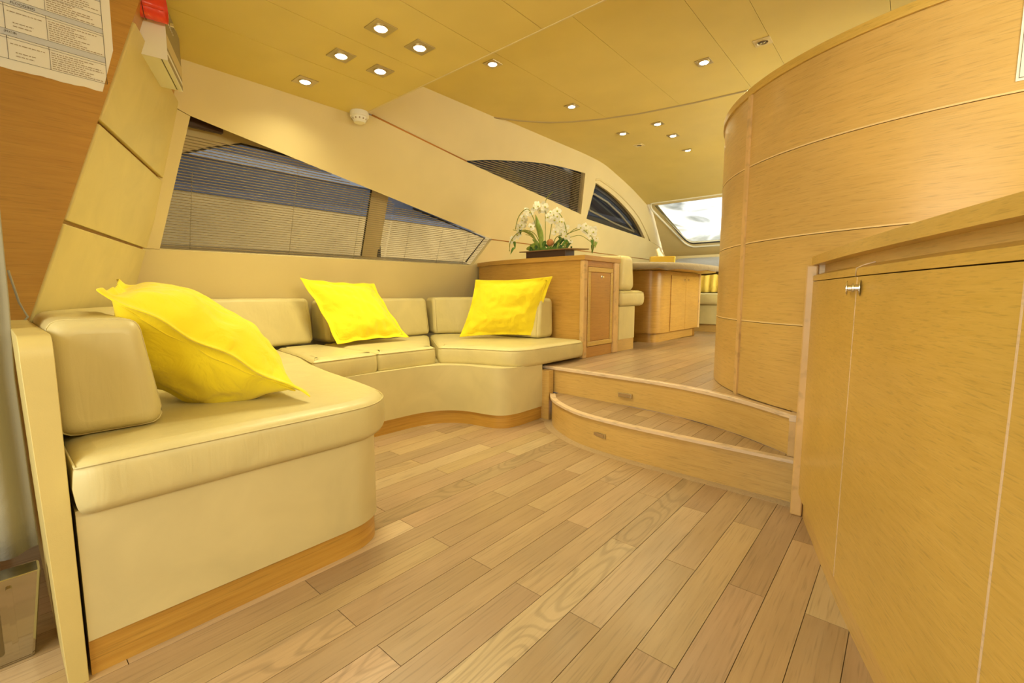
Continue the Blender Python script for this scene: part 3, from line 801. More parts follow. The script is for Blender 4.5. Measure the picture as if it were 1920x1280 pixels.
for yy, d in ((1.468, d1), (1.412, d2)):
    x = sub(yy, yy - .01)[0][0]
    k = lathe('knob', [(.0195, .0), (.0195, -.002), (.017, -.003), (.012, -.002), (.0085, -.003), (.0085, -.011), (.0115, -.012), (.0115, -.016), (.009, -.017)] if d is d2 else
              [(.012, 0), (.012, -.002), (.0085, -.003), (.0085, -.010), (.0195, -.011), (.0195, -.013), (.015, -.0145), (.013, -.0125), (.008, -.0125)], CHROME, None, 28, 'X', (x, yy, .862))
    k.parent = d; k.matrix_parent_inverse = Matrix.Identity(4)

# ================================================================= U-SHAPED SOFA
so = tag(empty('built_in_sofa', (-2.4, 1.3, 0)), 'built-in U-shaped sofa in cream leather on an oak plinth, along the port wall', 'sofa')
def conc(): return
front = [(-1.312, .09), (-1.312, .70)] + [(-1.32, .77), (-1.355, .835), (-1.42, .875), (-1.5, .895)] + [(-2.0, .975), (-2.22, 1.03), (-2.305, 1.12), (-2.325, 1.3), (-2.32, 1.6), (-2.305, 1.78), (-2.235, 1.92), (-2.12, 1.995), (-1.98, 2.02), (-1.90, 2.045), (-1.85, 2.10), (-1.83, 2.19), (-1.83, 2.425)]
fc = [front[0]] + [tuple(p) for p in cat(front[1:-1], 5)] + [front[-1]]
body = fc + [(-3.2, 2.425), (-3.2, .47), (-2.3, .10)]
prism('base', body, .085, .385, LEATHERB, so, sm=True)
pl = fc
fl_in = offl(fc, .008)
prism('plinth', fl_in + [(-3.2, 2.425), (-3.2, .47), (-2.3, .10)], 0, .086, PLINTH, so, sm=True)
# seat cushions
ZS = .50
aft = [(-1.285, .092), (-1.283, .70), (-1.295, .79), (-1.34, .865), (-1.42, .92), (-1.55, .955), (-1.75, .985), (-2.0, 1.015), (-2.28, 1.065), (-2.42, 1.10), (-2.6, 1.14), (-3.05, 1.20), (-3.05, .44), (-2.25, .092)]
aftp = [aft[0]] + [tuple(p) for p in cat(aft[1:-2], 4)] + aft[-2:]
aftp = aftp[:1] + aftp[1:]
cushion('seat_cushion', aftp, .372, ZS, .034, LEATHER, so)
cushion('seat_cushion', rounded([(-2.315, 1.085), (-2.345, 1.495), (-3.05, 1.495), (-3.05, 1.205), (-2.6, 1.15)], .025, 3), .372, ZS, .032, LEATHER, so)
cushion('seat_cushion', rounded([(-2.35, 1.505), (-2.335, 1.925), (-2.42, 1.95), (-3.02, 2.42), (-3.05, 1.505)], [.025, .02, .05, .02, .02], 3), .372, ZS, .032, LEATHER, so)
c3 = [(-2.33, 1.945), (-2.24, 2.005), (-2.12, 2.065), (-2.0, 2.10), (-1.92, 2.125), (-1.855, 2.165), (-1.82, 2.23), (-1.805, 2.34), (-1.80, 2.6), (-1.80, 2.88)]
c3p = [tuple(p) for p in cat(c3, 4)] + [(-1.825, 2.915), (-2.0, 2.92), (-3.05, 2.92), (-3.05, 2.45)]
cushion('seat_cushion', c3p, .372, ZS, .034, LEATHER, so)
prism('arm_base', [(-3.1, 2.42), (-1.95, 2.42), (-1.95, 2.925), (-3.1, 2.925)], .353, .372, LEATHERB, so)
# back cushions
ZB = .508
# aft backrest: along -x then bending forward along the slanted bulkhead; left of the path is +y when going +x
sect_aft = [(0, ZB), (.205, ZB), (.165, .785), (-.005, .79)]
patha = [(-3.0, .50), (-2.6, .32), (-2.35, .20), (-2.2, .135), (-2.05, .10), (-1.8, .092), (-1.462, .088)]
sweep('back_cushion', [tuple(p) for p in cat(patha, 5)], sect_aft, LEATHER, so, .045, .035)
# port backs: path going +y has left = -x ; use negative depth for +x
sect_p = [(0, ZB), (0.22, ZB), (.19, .805), (.06, .815)]
sweep('back_cushion', [(-3.02, .62), (-3.03, 1.0), (-3.04, 1.455)], sect_p, LEATHER, so, .04, .03)
sweep('back_cushion', [(-2.985, 1.515), (-2.985, 1.9), (-2.985, 2.415)], [(0, ZB), (.24, ZB), (.235, .80), (.05, .808)], LEATHER, so, .04, .03)
sect_f = [(0, ZB), (.2, ZB), (.19, .808), (.03, .815)]
sweep('back_cushion', [tuple(p) for p in cat([(-2.97, 2.44), (-2.93, 2.56), (-2.82, 2.66), (-2.65, 2.705), (-2.4, 2.715), (-2.09, 2.715)], 5)], sect_f, LEATHER, so, .035, .03)
# aft end panel (upholstered slab)
ep = prism('end_panel', rounded([(-1.306, -.0), (-1.306, .765), (-2.14, .765), (-2.14, 0)], [0, .05, .02, 0], 6), 0, 1, LEATHER2, so, lambda u, v, w: (u, .084 if w else .052 - .017 * max(0, min(1, (v - .2) / .5)), v)); bev(ep, .006, 3, 50)
wn(ep)

# ================================================================= PILLOWS
def pillow(name, A, B, Cc, D, th, lab, seed, pinch=(), nside=1, sag=0):
    "corners A(bottom left) B(bottom right) Cc(top right) D(top left)"
    A, B, Cc, D = map(Vector, (A, B, Cc, D)); rnd = random.Random(seed)
    nn = ((B - A).cross(D - A)).normalized() * nside
    N = 44; vs = []; fs = []
    from mathutils import noise
    cen = (A + B + Cc + D) / 4
    root = empty(name, cen); tag(root, lab, 'pillow', 'yellow throw pillows')
    def P(u, v, side):
        u2 = u; v2 = v
        # edges curve inwards between the corners
        cu, cv = 4 * u * (1 - u), 4 * v * (1 - v)
        uu = .5 + (u - .5) * (1 - .07 * cv); vv = .5 + (v - .5) * (1 - .07 * cu)
        base = A.lerp(B, uu).lerp(D.lerp(Cc, uu), vv)
        m = min(u, 1 - u, v, 1 - v); f = .055
        if m < f: h = 0.0025
        else:
            a = max(0, (min(u, 1 - u) - f) / (.5 - f)); b_ = max(0, (min(v, 1 - v) - f) / (.5 - f))
            h = th * .5 * (1 - (1 - a) ** 2.6) ** .7 * (1 - (1 - b_) ** 2.6) ** .7 + .0025
            edge = (1 - a) + (1 - b_)
            q = Vector((u * 5 + seed, v * 5, side))
            h += h * .14 * noise.noise(q) + .010 * noise.noise(Vector((u * 13 + seed * 3, v * 9, side * 2))) * min(1, h / .02)
            # radial gathers near the seams
            h *= 1 + .10 * math.sin(u * 34 + seed) * max(0, 1 - b_ * 4) + .10 * math.sin(v * 31 + seed * 2) * max(0, 1 - a * 4)
            for (pu, pv, pr, pd) in pinch:
                d = math.hypot(u - pu, v - pv); h *= 1 - pd * math.exp(-(d / pr) ** 2)
        w = .006 * math.sin(u * 23 + seed) + .006 * math.sin(v * 19 + seed) if m < f else 0
        sg = -sag * cu * cv
        return base + nn * (h * side + w + sg) - cen
    for side in (1, -1):
        for i in range(N + 1):
            for j in range(N + 1): vs.append(P(i / N, j / N, side))
    M = (N + 1) ** 2
    for s in (0, 1):
        for i in range(N):
            for j in range(N):
                a = s * M + i * (N + 1) + j; fs.append((a, a + 1, a + N + 2, a + N + 1))
    for i in range(N):
        for a, b_ in ((i * (N + 1), (i + 1) * (N + 1)), (i * (N + 1) + N, (i + 1) * (N + 1) + N), (i, i + 1), (N * (N + 1) + i, N * (N + 1) + i + 1)):
            fs.append((a, b_, b_ + M, a + M))
    o = mesh('pillow_cover', vs, fs, YEL, smooth=True); o.parent = root
    sb = o.modifiers.new('s', 'SUBSURF'); sb.levels = 1; sb.render_levels = 1
    k = .06; ln = [(k, k), (1 - k, k), (1 - k, 1 - k), (k, 1 - k), (k, k)]; pts = []
    for (a, b_), (c, d) in zip(ln, ln[1:]):
        for t in range(20): pts.append(P(a + (c - a) * t / 20, b_ + (d - b_) * t / 20, 1) + nn * .001)
    s = tube('seam', pts + [pts[0]], .0022, YEL, None, 5); s.parent = root
    return root
pillow('throw_pillow', (-1.41, .655, .520), (-1.94, .735, .56), (-2.04, .30, .90), (-1.60, .19, .86), .31, 'large yellow throw pillow slumped against the nearest arm cushion of the sofa', 3, [(.05, .2, .15, .5)], -1, -.055)
pillow('throw_pillow', (-2.76, 1.46, .515), (-2.735, 2.01, .525), (-3.0, 1.90, .92), (-2.985, 1.34, .945), .17, 'yellow throw pillow leaning on the back cushions in the middle of the sofa', 8, [(.08, .45, .16, .6)], 1)
pillow('throw_pillow', (-2.56, 2.34, .515), (-2.13, 2.76, .52), (-2.02, 2.80, .975), (-2.50, 2.46, .95), .15, 'yellow throw pillow nearest the steps, propped beside the wooden sideboard', 14, [(.95, .4, .17, .6), (.7, .55, .12, .3)], 1)

# ================================================================= SIDEBOARD
sb_ = tag(empty('sideboard', (-2.4, 3.2, DECK)), 'oak sideboard with one narrow panelled door, behind the sofa at the top of the steps', 'cabinet')
curve = [tuple(p) for p in cat([(-1.86, 2.945), (-2.2, 2.945), (-2.5, 2.955), (-2.8, 3.0), (-3.1, 3.10)], 6)]
prism('back_panel', curve + [(-3.1, 3.14), (-2.5, 2.99), (-1.86, 2.98)], DECK, 1.095, OAKM, sb_, sm=True)
prism('carcass', [(-1.86, 2.975), (-2.5, 2.985), (-3.1, 3.13), (-3.1, 3.46), (-1.86, 3.46)], DECK, 1.095, OAKV, sb_)
top = prism('top', [(-1.822, 2.925)] + [(x, y - .02) for x, y in curve] + [(-3.15, 3.48), (-1.822, 3.48)], 1.095, 1.13, OAKM, sb_); bev(top, .004)
box('stile', -1.87, -1.829, 2.932, 2.985, DECK, 1.095, OAKL, sb_, .01, 3)
box('stile', -1.87, -1.822, 3.385, 3.468, DECK, 1.095, OAKL, sb_, .01, 3)
box('lower_panel', -1.87, -1.840, 2.985, 3.385, DECK, .435, OAKD, sb_)
box('upper_rail', -1.87, -1.840, 2.985, 3.385, 1.05, 1.095, OAKD, sb_)
dr = box('door', -1.87, -1.838, 2.99, 3.38, .438, 1.048, OAKD, sb_)
def frame4(x0, x1, y0, y1, z0, z1, t, mat, parent, name='door_frame'):
    for (a, b_, c, d) in ((y0, y1, z1 - t, z1), (y0, y1, z0, z0 + t), (y0, y0 + t, z0 + t, z1 - t), (y1 - t, y1, z0 + t, z1 - t)):
        o = box(name, x0, x1, a, b_, c, d, mat, None, .004, 2); o.parent = parent
frame4(-1.84, -1.828, 2.995, 3.375, .44, 1.045, .035, OAKC, dr)
o = box('raised_panel', -1.84, -1.833, 3.035, 3.335, .48, 1.005, OAKD, None, .003); o.parent = dr
o = lathe('latch', [(.013, 0), (.013, .004), (.010, .006), (.004, .007), (.004, .018), (.007, .022)], CHROME, None, 20, 'X', (-1.834, 3.19, .975)); o.parent = dr

# ================================================================= DINETTE
dn = tag(empty('dinette_bench', (-2.4, 3.7, DECK)), 'cream leather dinette bench end beyond the sideboard', 'bench')
prism('base', rounded([(-1.83, 3.49), (-1.83, 3.80), (-2.6, 3.80), (-2.6, 6.2), (-3.2, 6.2), (-3.2, 3.49)], [.02, .03, .05, 0, 0, 0], 4), .455, .735, LEATHER, dn, sm=True)
prism('plinth', [(-1.84, 3.49), (-1.84, 3.79), (-2.62, 3.79), (-2.62, 6.2), (-3.2, 6.2), (-3.2, 3.49)], DECK, .456, OAKV, dn)
cushion('seat_cushion', rounded([(-1.81, 3.49), (-1.81, 3.95), (-2.5, 3.95), (-2.5, 6.2), (-3.2, 6.2), (-3.2, 3.49)], [.03, .05, .06, 0, 0, .0], 4), .735, .87, .04, LEATHER, dn)
sweep('back_cushion', [(-3.1, 3.73), (-2.4, 3.73), (-1.82, 3.73)], [(-.24, .875), (.02, .875), (-.02, 1.165), (-.22, 1.165)], LEATHER, dn, .04, .04)
sweep('back_cushion', [(-3.2, 3.75), (-3.2, 5.0), (-3.2, 6.2)], [(-.16, .875), (.02, .875), (.02, 1.10), (-.12, 1.10)], LEATHER, dn, .04, .03)
tb = tag(empty('dining_table', (-2.3, 4.85, DECK)), 'oval dining table on a curved oak cupboard pedestal beneath the forward ceiling lights', 'table')
ped = rounded([(-1.84, 4.30), (-1.84, 5.45), (-2.45, 5.45), (-2.6, 4.30)], [.16, .02, .1, .1], 8)
prism('pedestal', ped, .45, 1.07, OAKM, tb, sm=True)
prism('plinth', inset(ped, .045), DECK, .452, OAKM, tb, sm=True)
frdr = box('door', -1.845, -1.830, 4.60, 5.0, .455, 1.03, OAKM, tb, .002); frd2 = box('door', -1.845, -1.830, 5.005, 5.40, .455, 1.03, OAKM, tb, .002)
for y_, d in ((4.95, frdr), (5.06, frd2)):
    o = lathe('knob', [(.011, 0), (.011, .004), (.006, .006), (.008, .018)], CHROME, None, 16, 'X', (-1.83, y_, .99)); o.parent = d
box('stile', -1.86, -1.826, 5.41, 5.46, .45, 1.07, OAKL, tb, .006)
el = lambda cx, cy, ax, ay, n=48: [(cx + ax * math.copysign(abs(math.cos(2 * math.pi * i / n)) ** .8, math.cos(2 * math.pi * i / n)), cy + ay * math.copysign(abs(math.sin(2 * math.pi * i / n)) ** .8, math.sin(2 * math.pi * i / n))) for i in range(n)]
prism('table_top', el(-2.15, 4.78, .60, .90), 1.075, 1.105, OAKC, tb, sm=True)
ec = el(-2.15, 4.78, .66, .97)
vs = []; n = len(ec); rings = [(-.0, 1.062), (-.012, 1.07), (-.014, 1.09), (-.008, 1.112), (.015, 1.124), (.06, 1.130), (.2, 1.131)]
for d, z in rings:
    for i, p in enumerate(inset(ec, d)):
        wv = .006 * math.sin(i * 1.9) + .004 * math.sin(i * 3.1) if z < 1.1 else 0
        vs.append((p[0] + wv, p[1] + wv, z + wv * (1 if z < 1.08 else 0)))
fs = []
for k in range(len(rings) - 1):
    for i in range(n): j = (i + 1) % n; fs.append((k * n + i, k * n + j, (k + 1) * n + j, (k + 1) * n + i))
fs.append(tuple((len(rings) - 1) * n + i for i in range(n)))
tc_ = mesh('table_cover', vs, fs, TAUPE, smooth=True); tag(tc_, 'taupe elasticated cloth cover over the oval dining table', 'tablecloth')
# tissue box
tx = tag(empty('tissue_box', (-1.92, 4.55, 1.131), .5), 'gold tissue box with a white tissue standing on the covered table', 'box')
bx = box('box_body', -.12, .12, -.065, .065, 0, .085, GOLD, None, .004); bx.parent = tx
vs = []; fs = []; N = 8
for i in range(N + 1):
    for j in range(5):
        a = i / N * math.pi * 1.2; vs.append((.04 * math.cos(a) * (1 - j * .1) - j * .012, .012 * math.sin(a * 3) + .012 * math.sin(a), .08 + j * .022 + .008 * math.sin(i)))
for i in range(N):
    for j in range(4): fs.append((i * 5 + j, i * 5 + j + 1, (i + 1) * 5 + j + 1, (i + 1) * 5 + j))
o = mesh('tissue', vs, fs, WHITEP, smooth=True); o.parent = tx
# forward settee
fs_ = tag(empty('forward_settee', (-1.6, 6.3, DECK)), 'cream settee far forward, just visible beside the curved partition', 'bench')
box('plinth', -2.55, .2, 6.06, 6.6, DECK, .45, OAKV, fs_)
box('base', -2.55, .2, 6.03, 6.6, .45, .70, LEATHER, fs_, .01)
cushion('seat_cushion', rounded([(-2.55, 5.98), (.2, 5.98), (.2, 6.5), (-2.55, 6.5)], .05), .70, .845, .04, LEATHER, fs_)
# gathered yellow drape behind it
vs = []; fs = []; n = 120
for i in range(n + 1):
    x = -2.5 + 2.6 * i / n
    for j, (z, a) in enumerate([(1.14, .004), (1.08, .02), (.96, .032), (.86, .02)]):
        vs.append((x, 6.33 + a * math.sin(x * 62 + .4 * math.sin(x * 13)) - (1.14 - z) * .1, z))
for i in range(n):
    for j in range(3): fs.append((i * 4 + j, i * 4 + j + 1, (i + 1) * 4 + j + 1, (i + 1) * 4 + j))
o = mesh('gathered_drape', vs, fs, cloth('pale_yellow_cloth', (.85, .66, .16)), smooth=True); o.modifiers.new('s', 'SOLIDIFY').thickness = .004
tag(o, 'pale yellow gathered drape hanging behind the forward settee', 'drape')

# ================================================================= ORCHID TROUGH
orc = tag(empty('orchid_arrangement', (-2.24, 3.10, 1.13)), 'white orchid arrangement in a low dark trough on the sideboard', 'plant')
o = prism('trough', [(-.235, -.06), (.165, -.06), (.165, .07), (-.235, .07)], 0, .062, DBROWN, None, b=.002); o.parent = orc
o = prism('tray_rim', [(-.30, -.075), (.20, -.075), (.30, .075), (-.22, .085)], .062, .070, RIMB, None, b=.001); o.parent = orc
o = prism('moss', el(-.03, .0, .17, .05, 20), .066, .085, GREEN, None); o.parent = orc; o['kind'] = 'stuff'
def Q(px, py, dy=0): return Vector(((px - 1029) * .00535, dy, (484.5 - py) * .00437))
def stem(pts, r=.0035, mat=GREEN2):
    P = [Q(*p) for p in pts]; P = cat([tuple(p) for p in P], 6); tube('stem', [tuple(p) for p in P], r, mat, orc, 6, local=True)
stem([(1010, 468, 0), (1005, 445, -.02), (996, 405, -.04), (985, 388, -.05), (970, 400, -.06), (964, 425, -.07)])
stem([(1014, 468, 0), (1013, 420, .01), (1014, 390, .0), (1016, 372, 0), (1028, 361, .0)], .003)
stem([(1018, 468, .01), (1022, 430, .02), (1028, 405, .02), (1040, 402, .0), (1052, 420, -.02), (1058, 440, -.03)])
stem([(1008, 468, 0), (1000, 440, -.02), (985, 428, -.04), (965, 432, -.05), (952, 448, -.06), (950, 466, -.06)])
stem([(1006, 468, 0), (996, 446, .0), (980, 427, .01), (962, 426, .0), (948, 422, .0)], .0025)
stem([(1030, 466, 0), (1036, 446, -.01), (1056, 442, -.02), (1080, 436, -.02), (1094, 444, -.03), (1104, 458, -.03), (1100, 478, -.02)])
stem([(1030, 466, 0), (1046, 450, .0), (1066, 434, .01), (1084, 430, .01)], .0025)
stem([(1058, 448, 0), (1078, 446, 0), (1095, 458, 0), (1104, 468, 0)], .0025)
stem([(1000, 468, 0), (996, 450, 0), (985, 438, 0), (975, 434, 0)], .0025)
# blossom prototype
def blossom_mesh():
    vs = []; fs = []
    def petal(ang, L, Wd, tilt):
        b0 = len(vs); ca, sa = math.cos(ang), math.sin(ang); n = 5
        for i in range(n):
            t = i / (n - 1); w = Wd * math.sin(math.pi * min(1, .12 + t * .86)) ** .7 * (1 if i < n - 1 else .3)
            for s in (-1, 0, 1):
                r = t * L; h = -tilt * t * t * L + (.15 * Wd if s == 0 else 0) * -1
                vs.append((ca * r - sa * s * w, sa * r + ca * s * w, h))
        for i in range(n - 1):
            for s in range(2):
                a = b0 + i * 3 + s; fs.append((a, a + 1, a + 4, a + 3))
    for k in range(3): petal(math.pi / 2 + k * 2 * math.pi / 3, .027, .009, .2)
    for a in (.15, math.pi - .15): petal(a, .029, .014, .05)
    me = bpy.data.meshes.new('blossom'); me.from_pydata(vs, [], fs); me.materials.append(PETAL)
    me.materials.append(FCEN)
    b0 = len(vs)
    bm = bmesh.new(); bm.from_mesh(me)
    r = bmesh.ops.create_icosphere(bm, subdivisions=1, radius=.006, matrix=Matrix.Translation((0, -.002, .004)))
    for v in r['verts']:
        for f_ in v.link_faces: f_.material_index = 1
    for f_ in bm.faces: f_.smooth = True
    bm.to_mesh(me); bm.free(); return me
BM = blossom_mesh()
fl_pts = [(999, 380), (1006, 386), (1012, 382), (1017, 388), (1003, 392), (988, 384), (983, 392), (979, 389), (991, 396), (975, 400), (970, 406), (976, 408), (966, 412), (969, 420), (973, 416), (962, 426), (957, 434), (951, 440), (954, 444),
          (996, 416), (992, 422), (1000, 423), (1026, 400), (1032, 404), (1022, 408), (1029, 413), (1035, 415), (1041, 409), (1044, 418), (1037, 424), (1050, 420), (1043, 428), (1048, 433), (1054, 430), (1046, 440), (1055, 438), (1057, 446), (1039, 436), (1062, 454), (1011, 392), (1033, 396),
          (1084, 434), (1090, 431), (1096, 435), (1102, 438), (1105, 444), (1100, 450), (1108, 455), (1088, 439), (1094, 445)]
rb = random.Random(5)
for i, (x, y) in enumerate(fl_pts):
    o = link(bpy.data.objects.new('blossom', BM)); o.parent = orc
    o.location = Q(x, y, rb.uniform(-.05, .03)); s = rb.uniform(.95, 1.4) * (1 if y < 450 else .8); o.scale = (s, s, s)
    dirv = Vector((.65 + rb.uniform(-.5, .5), -.75 + rb.uniform(-.4, .4), rb.uniform(-.5, .25)))
    o.rotation_euler = (dirv.to_track_quat('Z', 'Y').to_matrix().to_4x4() @ Matrix.Rotation(rb.uniform(0, 6.28), 4, 'Z')).to_euler()
def leaf(base, tip, w, mat, bend=.02, name='leaf'):
    a = Vector(base); b_ = Vector(tip); d = b_ - a; side = d.cross(Vector((.65, -.75, 0))).normalized(); nn = d.cross(side).normalized()
    vs = []; fs = []; n = 8
    for i in range(n + 1):
        t = i / n; ww_ = w * math.sin(math.pi * min(1, .08 + t * .92)) ** .8
        p = a.lerp(b_, t) + Vector((0, 0, bend * math.sin(math.pi * t)))
        for s in (-1, 0, 1): vs.append(p + side * s * ww_ + nn * (-.15 * ww_ if s == 0 else 0))
    for i in range(n):
        for s in range(2): q_ = i * 3 + s; fs.append((q_, q_ + 1, q_ + 4, q_ + 3))
    o = mesh(name, vs, fs, mat, smooth=True); o.parent = orc; o.modifiers.new('s', 'SOLIDIFY').thickness = .0012
GR2 = plain('bright_leaf', (.24, .33, .05), .5, var=.2, vscale=40)
GR3 = plain('dark_leaf', (.05, .13, .03), .5, var=.3, vscale=40)
for b_, t_, w_, m_ in [((1010, 468), (996, 398), .020, GR2), ((1012, 468), (1008, 420), .022, GR2), ((1030, 468), (1053, 448), .018, GR3), ((1026, 470), (1048, 456), .018, GR3), ((1005, 470), (975, 462), .030, GR2), ((1002, 470), (985, 455), .028, GR2), ((1004, 470), (990, 468), .03, GREEN), ((1008, 470), (1003, 450), .02, GREEN),
                       ((1012, 470), (1018, 450), .016, GREEN), ((1004, 466), (994, 446), .016, GR2), ((1030, 470), (1044, 466), .02, GR3), ((1000, 450), (975, 428), .012, GREEN2), ((985, 436), (966, 428), .012, GREEN2),
                       ((953, 446), (952, 460), .012, GREEN), ((952, 458), (949, 472), .010, GREEN), ((966, 424), (966, 434), .012, GR3), ((1100, 456), (1102, 468), .014, GREEN), ((1102, 464), (1100, 480), .012, GREEN), ((1106, 460), (1108, 472), .012, GR2), ((1042, 446), (1044, 456), .012, GREEN), ((1060, 455), (1056, 464), .014, GREEN), ((1052, 462), (1058, 452), .012, GREEN)]:
    leaf(Q(*b_, rb.uniform(-.03, .01)), Q(*t_, rb.uniform(-.05, .02)), w_, m_)
for k in range(26):
    t = rb.random(); x = 990 + 70 * t; leaf(Q(x, 471, rb.uniform(-.05, .03)), Q(x + rb.uniform(-9, 9), 471 - rb.uniform(5, 17), rb.uniform(-.06, .03)), rb.uniform(.006, .012), rb.choice([GREEN, GR2, GR3]))
bpy_s = bmesh.new(); bmesh.ops.create_icosphere(bpy_s, subdivisions=3, radius=.030); me = bpy.data.meshes.new('wicker_ball'); bpy_s.to_mesh(me); bpy_s.free(); me.materials.append(WICK)
o = link(bpy.data.objects.new('wicker_ball', me)); o.parent = orc; o.location = Q(1028, 455, -.03)
wst = cat([tuple(Q(1014, 372, 0)), tuple(Q(1018, 366, 0)), tuple(Q(1028, 360, 0))], 4)

# ================================================================= CEILING LIGHTS
def downlight(x, y, z, lab, lit=True, s=.052, rz=0, tilt=0, grp=None, power=None, bright=False):
    e = empty('ceiling_downlight', (x, y, z), rz); tag(e, lab, 'ceiling light', grp)
    e.rotation_euler = (tilt, 0, rz)
    pm = BRASSP if not bright else WHITEP
    o = prism('mounting_plate', [(-s, -s), (s, -s), (s, s), (-s, s)], -.004, 0, BRASSP if lit else plain('cream_plate', (.72, .6, .34), .4), None, b=.001); o.parent = e
    o = lathe('bezel', [(.034, -.004), (.034, -.007), (.030, -.008), (.026, -.004)], BRASSP if lit else MAT['cream_plate'], e, 28)
    if lit:
        o = lathe('lens', [(.0245, -.0045), (.0245, -.0075), (.015, -.010), (.001, -.011)], LAMP, e, 24)
        l = bpy.data.lights.new('lamp', 'SPOT'); l.energy = power or SPOT; l.color = WARM; l.spot_size = math.radians(150); l.spot_blend = 1; l.shadow_soft_size = .03
        lo = link(bpy.data.objects.new('lamp', l)); lo.parent = e; lo.location = (0, 0, -.02)
    else:
        o = lathe('lens', [(.022, -.0045), (.014, -.006), (.001, -.006)], OFF, e, 24)
        for dx in (-.008, .008):
            lathe('lamp_pin', [(.005, -.0055), (.005, -.009)], CHROME, e, 10, 'Z', (dx, 0, 0))
    return e
G1 = 'downlights in the low ceiling over the sofa'
downlight(-1.82, 1.227, zc, 'lit square downlight, nearest the camera of the five over the sofa', grp=G1)
downlight(-1.819, 1.436, zc, 'lit square downlight closest to the raised ceiling edge, inboard row over the sofa', grp=G1)
downlight(-2.168, 1.232, zc, 'lit square downlight in the middle row over the sofa, on the aft side', grp=G1)
downlight(-2.158, 1.443, zc, 'lit square downlight in the middle row over the sofa, just above the smoke detector', grp=G1)
downlight(-2.571, 1.242, zc, 'lit square downlight closest to the slanting window wall', grp=G1)
G2 = 'downlights in the raised middle ceiling'
downlight(-2.10, 2.236, zu, 'lit downlight tucked just beyond the edge of the low ceiling', grp=G2, s=.045)
downlight(-1.076, 3.094, zu, 'lit downlight in the raised ceiling near the curved partition', grp=G2, s=.045)
downlight(-2.089, 3.124, zu, 'lit downlight in front of the curved ceiling ledge', grp=G2, s=.045)
downlight(-.74, 3.077, zu, 'unlit square downlight beside the top of the curved partition', lit=False, grp=G2, s=.045)
G3 = 'cluster of downlights over the dining table'
zf = 2.312
k = 1.0083
for (x, y, lab, lit) in ((-2.074, 3.943, 'lit downlight of the dining cluster closest to the port wall and ledge', True), (-1.736, 3.922, 'lit downlight of the dining cluster closest to the ceiling ledge on the inboard side', True),
                         (-1.749, 4.299, 'lit downlight in the inboard row of the dining cluster, second from the ledge', True), (-1.775, 4.751, 'lit downlight of the dining cluster farthest forward on the inboard side', True),
                         (-2.175, 4.86, 'lit downlight of the dining cluster closest to the windscreen on the port side', True), (-2.111, 4.351, 'unlit square fitting in the middle of the dining cluster', False)):
    fz = 2.312 if y < 4.4 else 2.290
    downlight(x * 1.008, y * 1.008, fz, lab, lit=lit, grp=G3, s=.045, tilt=0 if y < 4.4 else .10)

# smoke detector
sd = tag(empty('smoke_detector', (-2.735, 1.665, 2.0)), 'round white smoke detector where the low ceiling meets the port wall', 'smoke detector')
lathe('base', [(.056, 0), (.058, -.006), (.058, -.030), (.052, -.034)], WHITEP, sd, 32)
lathe('sensor_head', [(.048, -.034), (.046, -.046), (.038, -.056), (.034, -.066), (.004, -.069)], WHITEP, sd, 32)
for i in range(12):
    a = i * math.pi / 6
    o = box('vent_slot', -.004, .004, -.002, .0012, -.052, -.042, MAT['faded_print'], None); o.parent = sd; o.location = (.0445 * math.cos(a), .0445 * math.sin(a), 0); o.rotation_euler.z = a + math.pi / 2

# ================================================================= NOTICE on the wood wall
nt_ = tag(empty('safety_notice', (-2.149, .2, 1.7)), 'printed white table notice with grey bands stuck on the aft wood wall', 'notice')
def NY(y0, y1, z0, z1, mat, name, d=.001, sk=0):
    o = mesh(name, [(-2.1495 + d, y0, z0), (-2.1495 + d, y1, z0 + sk), (-2.1495 + d, y1, z1 + sk), (-2.1495 + d, y0, z1)], [(0, 1, 2, 3)], mat); keep(o, nt_); return o
rn = random.Random(2)
edge = [(y, 1.540 + rn.uniform(-.002, .002)) for y in [-.15 + .013 * i for i in range(36)]]
o = prism('paper', edge + [(.324, 1.540), (.362, 1.688), (.365, 1.99), (-.15, 1.99)], -2.1505, -2.149, PAPER, None, lambda u, v, w: (w, u, v)); keep(o, nt_)
bands = [(1.835, 1.852), (1.732, 1.747), (1.638, 1.656)]
ybr = .338
def txt(s, y, z, size, mat):
    c = bpy.data.curves.new('lettering', 'FONT'); c.body = s; c.size = size; c.extrude = .0002; c.materials.append(mat)
    tmp = bpy.data.objects.new('lettering', c); C.objects.link(tmp); bpy.context.view_layer.update()
    me = bpy.data.meshes.new_from_object(tmp.evaluated_get(bpy.context.evaluated_depsgraph_get())); bpy.data.objects.remove(tmp)
    o = link(bpy.data.objects.new('lettering', me)); o.rotation_euler = (math.pi / 2, 0, math.pi / 2); o.location = (-2.1478, y, z); keep(o, nt_); return o
for z0, z1 in bands: NY(-.15, ybr, z0, z1, BAND, 'printed_band', .0012)
txt('(M.O.B)', .104, 1.6465, .0085, INK); txt('FLOODING', .124, 1.7355, .0105, INK)
for z in [1.568, 1.630, 1.637, 1.656, 1.724, 1.731, 1.747, 1.79, 1.834]: NY(-.15, ybr, z, z + .0010, INK, 'ruled_line', .0015)
for y in (ybr, .200, .108): 
    for z0, z1 in ((1.568, 1.637), (1.656, 1.731), (1.747, 1.834)): NY(y, y + .0011, z0, z1, INK, 'ruled_line', .0015)
NY(ybr, ybr + .0012, 1.568, 1.98, INK, 'ruled_line', .0015)
bmx = bmesh.new()
def dash_line(y, z, y1, h=.0024):
    while y < y1:
        w = rn.uniform(.003, .012)
        vsx = [bmx.verts.new((-2.1479, a, b_)) for a, b_ in ((y, z), (min(y + w, y1), z), (min(y + w, y1), z + h), (y, z + h))]; bmx.faces.new(vsx)
        y += w + .0022
